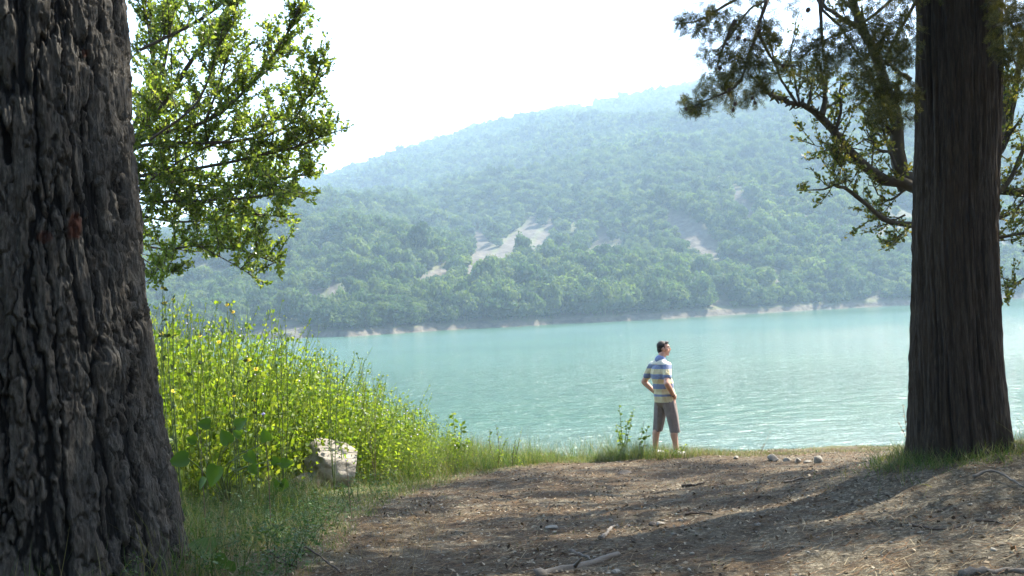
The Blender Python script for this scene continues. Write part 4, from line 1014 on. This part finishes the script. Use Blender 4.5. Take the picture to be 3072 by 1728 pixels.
# pale and lilac flower heads
def headm(r, seed, mat, nm):
    V, F = stone_tpl(seed, 1); mb = MB(); mb.add(V*np.array([1, 1, .8])*r, F); return mb.mesh(nm, mat)
wh = headm(1, 3, M_white, 'flower_head'); ph = headm(1, 4, M_purple, 'flower_head')
for (px, py, d, r_, me_, lab, nm) in [(200, 423, 7.5, .017, ph, 'lilac scabious flower in front of the broad leaves by the pine', 'scabious_flower'), (263, 414, 7.7, .018, ph, 'lilac scabious flower standing alone right of the broad leaves', 'scabious_flower'),
    (346, 512-52, 8.6, .010, ph, 'small lilac seed head by the top of the boulder', 'scabious_flower')]:
    top = pix(px, py, d); bx, by = top[0]+.05, top[1]-.1; base = np.array([bx, by, ground_z(bx, by)]); e = empty(nm, tuple(base)); tag(e, lab, 'flower')
    Q = stem_path(base, top, .03)-base; mb = MB(); tube(mb, Q, np.linspace(.004, .0025, 8), 4, cap=False); mb.build('stem', M_brownstem, e)
    o = bpy.data.objects.new('flower_head', me_); COL.objects.link(o); o.parent = e; o.location = Q[-1]; o.scale = (r_,)*3
wfm = MB(); n = 260; x = g.uniform(-4.2, -.6, n); y = g.uniform(10, 14.5, n); z = ground_z(x, y)+weed_height(x, y)*g.uniform(.45, .85, n); ok = (x < boundary(y)-.4) & (y > np.interp(x, [-4, -2.6, -1.2], [9.6, 11.4, 13]))
V, F = stone_tpl(5, 0); wfm.inst(V, F, np.stack([x, y, z], -1)[ok], rz_mats(int(ok.sum()), g, .3), g.uniform(.008, .016, int(ok.sum())))
ob = wfm.build('white_flowers', M_white); tag(ob, 'tiny white and pink blossoms dotted through the weeds', 'flowers', kind='stuff')
# broad-leaved plant in front of the weeds
bb = hit(232, 515); bp_ = empty('broad_leaved_plant', tuple(bb)); tag(bp_, 'climbing plant with broad heart-shaped leaves in front of the weeds', 'plant')
HV, HF = [], []
ol = [(0, 0), (-.22, -.08), (-.42, .05), (-.46, .3), (-.36, .55), (-.18, .8), (0, 1.0), (.18, .8), (.36, .55), (.46, .3), (.42, .05), (.22, -.08)]
HV = [(x_, y_, .12*abs(x_)-.12*y_*y_) for x_, y_ in ol]+[(0, .4, -.10)]; HF = np.array([[12, (k+1) % 12, k] for k in range(12)])
hm = MB(); hm.add(HV, HF); heart = hm.mesh('leaf', M_big, smooth=True)
mb = MB(); yb = 7.45
for (px, py, s_, rot) in [(210, 424, .15, 1.5), (236, 427, .17, -.9), (229, 443, .18, .4), (247, 453, .16, -2.4), (267, 441, .15, .2), (272, 460, .13, -1.9), (188, 458, .22, 1.7), (217, 466, .24, 2.8), (251, 465, .13, -2.6), (240, 436, .10, .8), (281, 463, .14, -1.6), (196, 441, .12, 1.2), (205, 478, .14, 2.6)]:
    c = pix(px, py, yb+g.uniform(-.2, .25)); o = bpy.data.objects.new('leaf', heart); COL.objects.link(o); o.parent = bp_
    o.location = Vector(c)-Vector(bb); o.scale = (s_*.62, s_*.66, s_*.9)
    dd = Vector((math.sin(-rot), -.25, math.cos(rot))).normalized(); zz = Vector((g.normal()*.3, -1, .35+g.normal()*.2)).normalized(); xx = dd.cross(zz).normalized(); zz = xx.cross(dd)
    o.rotation_euler = Matrix((xx, dd, zz)).transposed().to_euler()
    Q = smooth_path([(0, 0, 0), (np.array(c)-bb)*[.35, .5, .6]+[0, 0, .05], np.array(c)-bb], 8); tube(mb, Q, np.linspace(.006, .003, 8), 5, cap=False)
mb.build('stems', M_stem, bp_)
bb = hit(290, 512); b2 = empty('broad_leaved_plant', tuple(bb)); tag(b2, 'low dark broad-leaved sprout in the shaded grass left of the boulder', 'plant')
for (px, py, s_, rot) in [(279, 492, .16, .3), (283, 505, .15, -1.2), (275, 500, .12, 1.4), (284, 487, .10, -.2), (272, 512, .12, 2.2)]:
    c = pix(px, py, bb[1]-.02); o = bpy.data.objects.new('leaf', heart); COL.objects.link(o); o.parent = b2; o.location = Vector(c)-Vector(bb); o.scale = (s_,)*3
    dd = Vector((math.sin(-rot), -.3, math.cos(rot))).normalized(); zz = Vector((.1, -1, .5)).normalized(); xx = dd.cross(zz).normalized(); zz = xx.cross(dd); o.rotation_euler = Matrix((xx, dd, zz)).transposed().to_euler()
bb = hit(232, 568); b3 = empty('broad_leaved_plant', tuple(bb)); tag(b3, 'pale wilting broad leaves low at the foot of the pine', 'plant')
for (px, py, s_, rot) in [(228, 560, .20, 2.4), (214, 549, .15, 1.2), (238, 572, .12, -2.0)]:
    c = pix(px, py, bb[1]-.03); o = bpy.data.objects.new('leaf', heart); COL.objects.link(o); o.parent = b3; o.location = Vector(c)-Vector(bb); o.scale = (s_,)*3
    dd = Vector((math.sin(-rot), -.4, math.cos(rot))).normalized(); zz = Vector((.1, -1, .9)).normalized(); xx = dd.cross(zz).normalized(); zz = xx.cross(dd); o.rotation_euler = Matrix((xx, dd, zz)).transposed().to_euler()
# upright leafy plants along the rim
def rim_plant(px0, py0, tips, leaf, nleaf, label, d=None, mat=M_weed, sm=M_stem, r=.006, seed=0, name='leafy_plant', heads=None, top=1.0):
    g = np.random.default_rng(seed); b = hit(px0, py0) if d is None else np.array([pix(px0, py0, d)[0], d, ground_z(pix(px0, py0, d)[0], d)])
    e = empty(name, tuple(b)); tag(e, label, 'plant'); st, lv = MB(), MB()
    for (tx_, ty_) in tips:
        t_ = pix(tx_, ty_, b[1]+g.uniform(-.1, .1)); Q = smooth_path([b, (b+t_)/2+g.normal(size=3)*.02, t_], 10)-b; tube(st, Q, np.linspace(r, r*.4, 10), 5, cap=False)
        f = g.uniform(.15, 1, nleaf)**(.7)*9; k = np.clip(f.astype(int), 0, 8); p = Q[k]+(Q[k+1]-Q[k])*(f-k)[:, None]
        D = unit(np.stack([g.normal(size=nleaf), g.normal(size=nleaf), g.uniform(-.5, .6, nleaf)], -1))
        lv.inst(LEAF_V*[1.2, 1, 1], LEAF_F, p, frames(D), leaf*g.uniform(.5, 1.2, nleaf)*(1.15-.05*f))
    st.build('stem', sm, e); lv.build('leaves', mat, e)
    if heads is not None:
        for (hx, hy) in heads:
            o = bpy.data.objects.new('flower_head', ph); COL.objects.link(o); o.parent = e; o.location = Vector(pix(hx, hy, b[1]))-Vector(b); o.scale = (.014,)*3
    return e
rim_plant(622, 450, [(619, 405), (634, 408), (628, 420), (616, 425)], .07, 26, 'tall branching weed on the rim left of the man', d=15.7, seed=1, r=.008)
rim_plant(637, 452, [(644, 421), (648, 426)], .10, 12, 'drooping broad-leaved weed close beside the left foot of the man', d=15.5, seed=2, sm=M_brownstem)
rim_plant(672, 462, [(680, 447), (686, 444), (663, 450), (676, 453)], .05, 20, 'low bushy weed at the right foot of the man', d=15.35, seed=3)
rim_plant(458, 452, [(453, 413), (462, 424), (450, 432), (468, 440)], .10, 22, 'leafy nettle-like plant with curled top on the tip of the bank', d=14.6, seed=4, r=.008)
rim_plant(412, 440, [(416, 408), (408, 412), (421, 424)], .07, 30, 'flowering weed with small pink heads above the grass', d=14.2, seed=5, heads=[(418, 409), (407, 411)])
rim_plant(497, 455, [(496, 424), (490, 430), (507, 438)], .05, 22, 'slender reddish sprig with tiny leaves sloping over the bank', d=14.6, seed=6, sm=M_brownstem)
rim_plant(512, 455, [(522, 428), (516, 440)], .035, 20, 'thin seeding stalks at the right end of the bank vegetation', d=14.8, seed=7, sm=M_brownstem)
rim_plant(906, 448, [(912, 408), (903, 404), (898, 422), (908, 428)], .03, 16, 'dry spiky weed standing against the water left of the right trunk', d=9.3, seed=8, sm=M_brownstem, r=.004, mat=M_dry)
rim_plant(760, 462, [(770, 431), (765, 444)], .02, 8, 'bare thin stalk standing up on the rim between the man and the stones', d=15.6, seed=9, sm=M_brownstem, r=.003, mat=M_dry)
rim_plant(331, 400, [(330, 350), (325, 362), (338, 372)], .035, 40, 'slender leafy shoots rising in front of the lake at the right flank of the weeds', d=11.8, seed=10)
rim_plant(280, 380, [(285, 315), (281, 325), (274, 335)], .04, 50, 'tallest leafy shoot of the weeds seen against the far shore', d=10.8, seed=11)
rim_plant(374, 440, [(371, 360), (362, 372), (378, 382), (355, 378)], .01, 8, 'long bare grass stalks rising dark against the lake', d=12.8, seed=12, sm=M_brownstem, r=.003, mat=M_dry)

# ------------------------------------------------------------------ the man on the bank
def capsule(mb, p0, p1, ra, rb, k=18):
    p0, p1 = np.array(p0, float), np.array(p1, float); d = p1-p0; L_ = np.linalg.norm(d); T = d/L_
    ps, rs = [], []
    for a in np.linspace(0, np.pi/2, 5)[:-1]: ps.append(p0-T*ra*math.cos(a)); rs.append(max(ra*math.sin(a), 1e-4))
    for f in np.linspace(0, 1, 6): ps.append(p0+d*f); rs.append(ra+(rb-ra)*f)
    for a in np.linspace(np.pi/2, 0, 5)[1:]: ps.append(p1+T*rb*math.cos(a)); rs.append(max(rb*math.sin(a), 1e-4))
    ref = np.array([0, 0, 1.]) if abs(T[2]) < .9 else np.array([1., 0, 0]); X = unit(np.cross(T, ref)); Y_ = np.cross(T, X); a = np.arange(k)*2*np.pi/k
    ring = X[None]*np.cos(a)[:, None]+Y_[None]*np.sin(a)[:, None]
    V = (np.array(ps)[:, None]+ring[None]*np.array(rs)[:, None, None]).reshape(-1, 3); n = len(ps)
    i = np.arange(n-1)[:, None]*k; j = np.arange(k)[None]; j2 = (j+1) % k
    mb.add(V, [np.stack([i+j, i+j2, i+k+j2, i+k+j], -1).reshape(-1, 4), np.arange(k)[::-1][None], (np.arange(k)+(n-1)*k)[None]])
def chain(mb, pts, rs):
    for a, b, ra, rb in zip(pts[:-1], pts[1:], rs[:-1], rs[1:]): capsule(mb, a, b, ra, rb)
def ell(mb, c, r, rz=0.0, rx=0.0):
    k, m_ = 22, 12; V = []
    for i in range(m_+1):
        t_ = np.pi*i/m_
        for j in range(k): p = 2*np.pi*j/k; V.append((math.sin(t_)*math.cos(p)*r[0], math.sin(t_)*math.sin(p)*r[1], math.cos(t_)*r[2]))
    V = np.array(V); Rm = np.array(Matrix.Rotation(rz, 3, 'Z') @ Matrix.Rotation(rx, 3, 'X')); V = V@Rm.T+np.array(c)
    F = [[i*k+j, (i+1)*k+j, (i+1)*k+(j+1) % k, i*k+(j+1) % k] for i in range(m_) for j in range(k)]
    mb.add(V, np.array(F))
def fuse(mb, name, mat, parent, voxel, smooth=4, noise=None, cut=None):
    """melt the pieces into one continuous skin"""
    me = mb.mesh(name, None); ob = bpy.data.objects.new(name, me); COL.objects.link(ob)
    r_ = ob.modifiers.new('r', 'REMESH'); r_.mode = 'VOXEL'; r_.voxel_size = voxel
    s_ = ob.modifiers.new('s', 'SMOOTH'); s_.iterations = smooth; s_.factor = .5
    dg = bpy.context.evaluated_depsgraph_get(); me2 = bpy.data.meshes.new_from_object(ob.evaluated_get(dg)); ob.modifiers.clear(); ob.data = me2
    n = len(me2.vertices); co = np.empty(n*3); me2.vertices.foreach_get('co', co); co = co.reshape(-1, 3)
    if noise is not None:
        no = np.empty(n*3); me2.vertices.foreach_get('normal', no); co = co+no.reshape(-1, 3)*noise(co)[:, None]; me2.vertices.foreach_set('co', co.ravel())
    me2.polygons.foreach_set('use_smooth', np.ones(len(me2.polygons), bool)); me2.materials.clear(); me2.materials.append(mat)
    me2.update(); ob.parent = parent; ob.name = name; return ob
YAW = R(58)
mp_ = pix(667, 455, 15.75); mz = float(ground_z(mp_[0], 15.75))
man = empty('person', (mp_[0]-.02, 15.75, mz), -YAW)
tag(man, 'man in blue and cream striped polo and grey shorts standing hands on hips', 'person')
M_skin = simple('skin', (.50, .27, .185), .55, .35, .10, 9)
M_hair = simple('dark_hair', (.022, .015, .011), .6, .3, .4, 60)
M_shorts = simple('taupe_cotton', (.215, .175, .155), .9, .1, .12, 20, .004)
M_shoe = simple('white_canvas', (.62, .60, .57), .7); M_band = simple('dark_strap', (.03, .02, .02), .5)
M_eye = simple('eye_white', (.6, .57, .53), .3); M_iris = simple('dark_iris', (.03, .02, .015), .2); M_lip = simple('lips', (.36, .15, .12), .5)
def mat_shirt():
    t = NT('striped_jersey'); tc = t.n('TexCoord'); sp = t.n('SeparateXYZ'); t.l(tc.outputs['Object'], sp.inputs[0])
    nz = t.noise(t.coord(), 5, 2); zz = t.math('ADD', sp.outputs[2], t.math('MULTIPLY', t.math('SUBTRACT', nz, .5), .02))
    fz = t.math('DIVIDE', t.math('SUBTRACT', zz, .80), .80); B, C_, G = (.19, .22, .31), (.60, .51, .31), (.24, .27, .34)
    st = [(0, G), (.055, C_), (.135, B), (.185, C_), (.24, C_), (.325, B), (.425, C_), (.515, B), (.61, C_), (.70, B), (.79, (.66, .62, .52)), (.90, B)]
    st = [(0, G), (.055, C_), (.175, B), (.215, C_), (.318, B), (.415, C_), (.508, B), (.605, C_), (.70, B), (.785, (.68, .64, .53))]
    col = t.ramp(fz, st, 'CONSTANT'); wv = t.noise(t.coord(), 140, 2); col = t.mix(.12, col, t.ramp(wv, [(.3, (.2, .2, .2)), (.7, (1, 1, 1))]), 'MULTIPLY')
    fold = t.noise(t.coord((6, 6, 1.6)), 2.2, 3, .5, .6)
    t.principled(col, .92, t.bump(fold, .05, .9), .1); return t.m
M_shirt = mat_shirt(); M_collar = simple('blue_collar_knit', (.20, .24, .38), .9, .1)
F_ = dict(hip=.03, feet=.02, sh=-.03, hd=.045)
# arms
shR, shL = (.17, -.04, 1.405), (-.17, -.04, 1.405)
elR, elL = (.315, -.19, 1.155), (-.345, -.09, 1.145)
wrR, wrL = (.215, .02, .955), (-.205, .035, .955)
b = MB()
ell(b, (0, -.035, 1.27), (.165, .115, .20)); ell(b, (0, .02, 1.06), (.155, .13, .16)); ell(b, (0, F_['hip'], .93), (.165, .12, .13))
chain(b, [(-.15, -.045, 1.40), (-.05, -.045, 1.45), (.05, -.045, 1.45), (.15, -.045, 1.40)], [.058, .062, .062, .058]); chain(b, [(0, -.045, 1.42), (0, -.025, 1.50), (0, .015, 1.575)], [.075, .062, .058])
for sh, el, wr, sx in ((shR, elR, wrR, 1), (shL, elL, wrL, -1)):
    mid = (np.array(el)+np.array(wr))/2+np.array([.012*sx, -.005, .02]); chain(b, [sh, (np.array(sh)+el)/2, el, (np.array(el)*.7+np.array(wr)*.3), wr], [.062, .052, .043, .043, .029])
    w = np.array(wr, float); tgt = np.array([.155*sx, .115, .925]); d = unit(tgt-w); palm = w+d*.055; side = np.array([0, 0, 1.0])
    chain(b, [w, w+d*.03, palm+side*.012], [.028, .030, .027]); chain(b, [w+d*.03, palm-side*.014], [.028, .026])
    for k, (o_, ln) in enumerate(((.030, .070), (.010, .078), (-.010, .074), (-.029, .058))):      # four fingers laid round the hip
        k0 = palm+side*o_+d*.018; k1 = k0+(d*.9+np.array([-.25*sx, .35, -.18]))*ln*.5; k2 = k1+(d*.5+np.array([-.75*sx, .25, -.35]))*ln*.5; chain(b, [k0, k1, k2], [.0105, .0095, .008])
    t0 = w+d*.02+side*.018; chain(b, [t0, t0+np.array([-.01*sx, -.028, .022]), t0+np.array([-.035*sx, -.045, .014])], [.014, .012, .010])   # thumb points back
for sx in (1, -1):
    hip = (.09*sx, F_['hip'], .90); st_ = .07*sx; kn = (.145*sx, .035+st_*.6, .50); an = (.165*sx, st_, .095)
    chain(b, [hip, (.11*sx, .04+st_*.3, .70), kn], [.098, .080, .058]); chain(b, [kn, (.152*sx, st_*.7, .36), (.160*sx, -.002+st_*.9, .22), an], [.055, .058, .044, .036])
    chain(b, [an, (.169*sx, .03+st_, .055), (.182*sx, .14+st_, .035)], [.036, .036, .028]); chain(b, [an, (.145*sx, -.045+st_, .04)], [.034, .03])
# head, turned to the right of the body
HT = R(-40); Hc = np.array([0, F_['hd'], 1.665]); c_, s_ = math.cos(HT), math.sin(HT)
def hp(x, y, z): return (Hc[0]+c_*x-s_*y, Hc[1]+s_*x+c_*y, Hc[2]+z)
ell(b, hp(0, -.008, .018), (.074, .092, .088), HT); ell(b, hp(0, .022, -.038), (.058, .068, .072), HT); capsule(b, hp(-.022, .055, -.088), hp(.022, .055, -.088), .026, .026)
capsule(b, hp(0, -.02, -.06), (0, -.005, 1.53), .055, .058)
capsule(b, hp(0, .086, .018), hp(0, .101, -.022), .009, .0125); capsule(b, hp(-.012, .096, -.026), hp(.012, .096, -.026), .0085, .0085)     # nose
capsule(b, hp(-.035, .080, .034), hp(.035, .080, .034), .011, .011)                                                                     # brow
capsule(b, hp(-.018, .084, -.056), hp(.018, .084, -.056), .0095, .0095)                                                                  # mouth
for sx in (1, -1): ell(b, hp(.076*sx, -.006, -.008), (.009, .019, .032), HT); ell(b, hp(.05*sx, .045, -.02), (.022, .03, .03), HT)
fuse(b, 'body', M_skin, man, .0072, 2)
b = MB(); ell(b, hp(0, -.022, .040), (.080, .088, .080), HT); ell(b, hp(0, -.050, -.012), (.068, .055, .068), HT); ell(b, hp(0, .050, .088), (.058, .036, .024), HT)
for sx in (1, -1): capsule(b, hp(.073*sx, .014, .03), hp(.072*sx, .018, -.012), .009, .006)
hair = fuse(b, 'hair', M_hair, man, .005, 1, lambda c: .006*fbm(c[:, 0]*70, c[:, 1]*70, c[:, 2]*40, 3, 3))
# keep the hair off the face
co = np.empty(len(hair.data.vertices)*3); hair.data.vertices.foreach_get('co', co); co = co.reshape(-1, 3); rel = co-Hc
lx = c_*rel[:, 0]+s_*rel[:, 1]; ly = -s_*rel[:, 0]+c_*rel[:, 1]; lz = rel[:, 2]
push = sstep(.015, .045, ly)*sstep(.085, .06, lz); ly2 = ly-push*.05
co[:, 0] = Hc[0]+c_*lx-s_*ly2; co[:, 1] = Hc[1]+s_*lx+c_*ly2; hair.data.vertices.foreach_set('co', co.ravel()); hair.data.update()
for sx in (1, -1):
    mb = MB(); ell(mb, (0, 0, 0), (.0115, .008, .008)); e_ = mb.build('eye', M_eye, man, smooth=True); e_.location = hp(.030*sx, .081, .012); e_.rotation_euler = (0, 0, HT)
    mb = MB(); ell(mb, (0, .0055, 0), (.005, .004, .005)); mb.build('iris', M_iris, e_, smooth=True)
    mb = MB(); capsule(mb, (-.017, 0, 0), (.017, 0, .002), .0038, .003); eb = mb.build('eyebrow', M_hair, man, smooth=True); eb.location = hp(.031*sx, .091, .034); eb.rotation_euler = (0, 0, HT)
mb = MB(); capsule(mb, (-.019, 0, 0), (.019, 0, 0), .0055, .0055); lp_ = mb.build('lips', M_lip, man, smooth=True); lp_.location = hp(0, .091, -.057); lp_.rotation_euler = (0, 0, HT)
# clothes
b = MB(); ell(b, (0, -.035, 1.265), (.182, .140, .19)); ell(b, (0, .005, 1.10), (.178, .152, .20)); ell(b, (0, .024, .93), (.190, .158, .22)); ell(b, (0, .025, .86), (.186, .155, .15))
chain(b, [(-.15, -.045, 1.395), (-.05, -.045, 1.445), (.05, -.045, 1.445), (.15, -.045, 1.395)], [.068, .072, .072, .068])
for sh, el in ((shR, elR), (shL, elL)):
    e2 = np.array(sh)+(np.array(el)-np.array(sh))*.62; chain(b, [sh, e2], [.070, .068])
def folds(c): return .006*fbm(c[:, 0]*9, c[:, 1]*9, c[:, 2]*5, 3, 13)+.004*np.sin(c[:, 0]*40+c[:, 1]*30+c[:, 2]*8)*sstep(1.3, 1.0, c[:, 2])
shirt = fuse(b, 'polo_shirt', M_shirt, man, .0085, 5, folds)
def clip_below(ob, zc):            # straight hem: everything under it is drawn up to the hem line
    n = len(ob.data.vertices); co = np.empty(n*3); ob.data.vertices.foreach_get('co', co); co = co.reshape(-1, 3)
    co[:, 2] = np.where(co[:, 2] < zc, zc+(co[:, 2]-zc)*.02, co[:, 2]); ob.data.vertices.foreach_set('co', co.ravel()); ob.data.update()
clip_below(shirt, .845)
b = MB(); chain(b, [(-.035, -.035, 1.495), (.035, -.035, 1.495)], [.062, .062]); chain(b, [(0, .02, 1.47), (0, -.05, 1.50)], [.062, .07]); fuse(b, 'collar', M_collar, man, .006, 2)
b = MB(); ell(b, (0, .025, .88), (.178, .142, .13))
for sx in (1, -1): chain(b, [(.088*sx, .025, .84), (.122*sx, .035+.025*sx, .62), (.148*sx, .03+.045*sx, .42 if sx < 0 else .39)], [.106, .092, .078])
sh_ = fuse(b, 'shorts', M_shorts, man, .0085, 5, lambda c: .007*fbm(c[:, 0]*8, c[:, 1]*8, c[:, 2]*3, 3, 23)+.003*np.sin(np.arctan2(c[:, 1], np.abs(c[:, 0])-.12)*7+c[:, 2]*6))
clip_below(sh_, .385)
b = MB(); tube(b, [(0, 0, -.007), (0, 0, .007)], [.034, .034], 20); wb_ = b.build('wristband', M_band, man, smooth=False); w_ = Vector(wrR)*.93+Vector(elR)*.07; wb_.location = w_
wb_.rotation_euler = (Vector(elR)-Vector(wrR)).to_track_quat('Z', 'Y').to_euler()
for sx in (1, -1):
    b = MB(); q_ = .07*sx; chain(b, [(.165*sx, -.05+q_, .045), (.170*sx, .03+q_, .055), (.184*sx, .15+q_, .038)], [.043, .047, .040]); chain(b, [(.165*sx, -.01+q_, .06), (.165*sx, -.005+q_, .10)], [.047, .042]); s1 = fuse(b, 'shoe', M_shoe, man, .006, 3); clip_below(s1, .004)

# ------------------------------------------------------------------ haze over the lake
HAZE_TOP = float(tz.max())+16
hb = MB(); x0, x1, y0, y1, z0, z1 = -2700, 2700, -120, 2400, -4, HAZE_TOP
hb.add([[x0, y0, z0], [x1, y0, z0], [x1, y1, z0], [x0, y1, z0], [x0, y0, z1], [x1, y0, z1], [x1, y1, z1], [x0, y1, z1]], np.array([[3, 2, 1, 0], [4, 5, 6, 7], [0, 1, 5, 4], [1, 2, 6, 5], [2, 3, 7, 6], [3, 0, 4, 7]]))
hm_ = bpy.data.materials.new('lake_haze'); hm_.use_nodes = True; nt = hm_.node_tree; nt.nodes.clear(); oo = nt.nodes.new('ShaderNodeOutputMaterial'); vp = nt.nodes.new('ShaderNodeVolumePrincipled')
vp.inputs['Color'].default_value = (.62, .82, 1.0, 1); vp.inputs['Density'].default_value = HAZE_D; vp.inputs['Anisotropy'].default_value = .0
nt.links.new(vp.outputs[0], oo.inputs['Volume'])
hz = hb.build('haze', hm_); tag(hz, 'thin pale blue haze over the lake and the mountain', 'haze', kind='stuff')
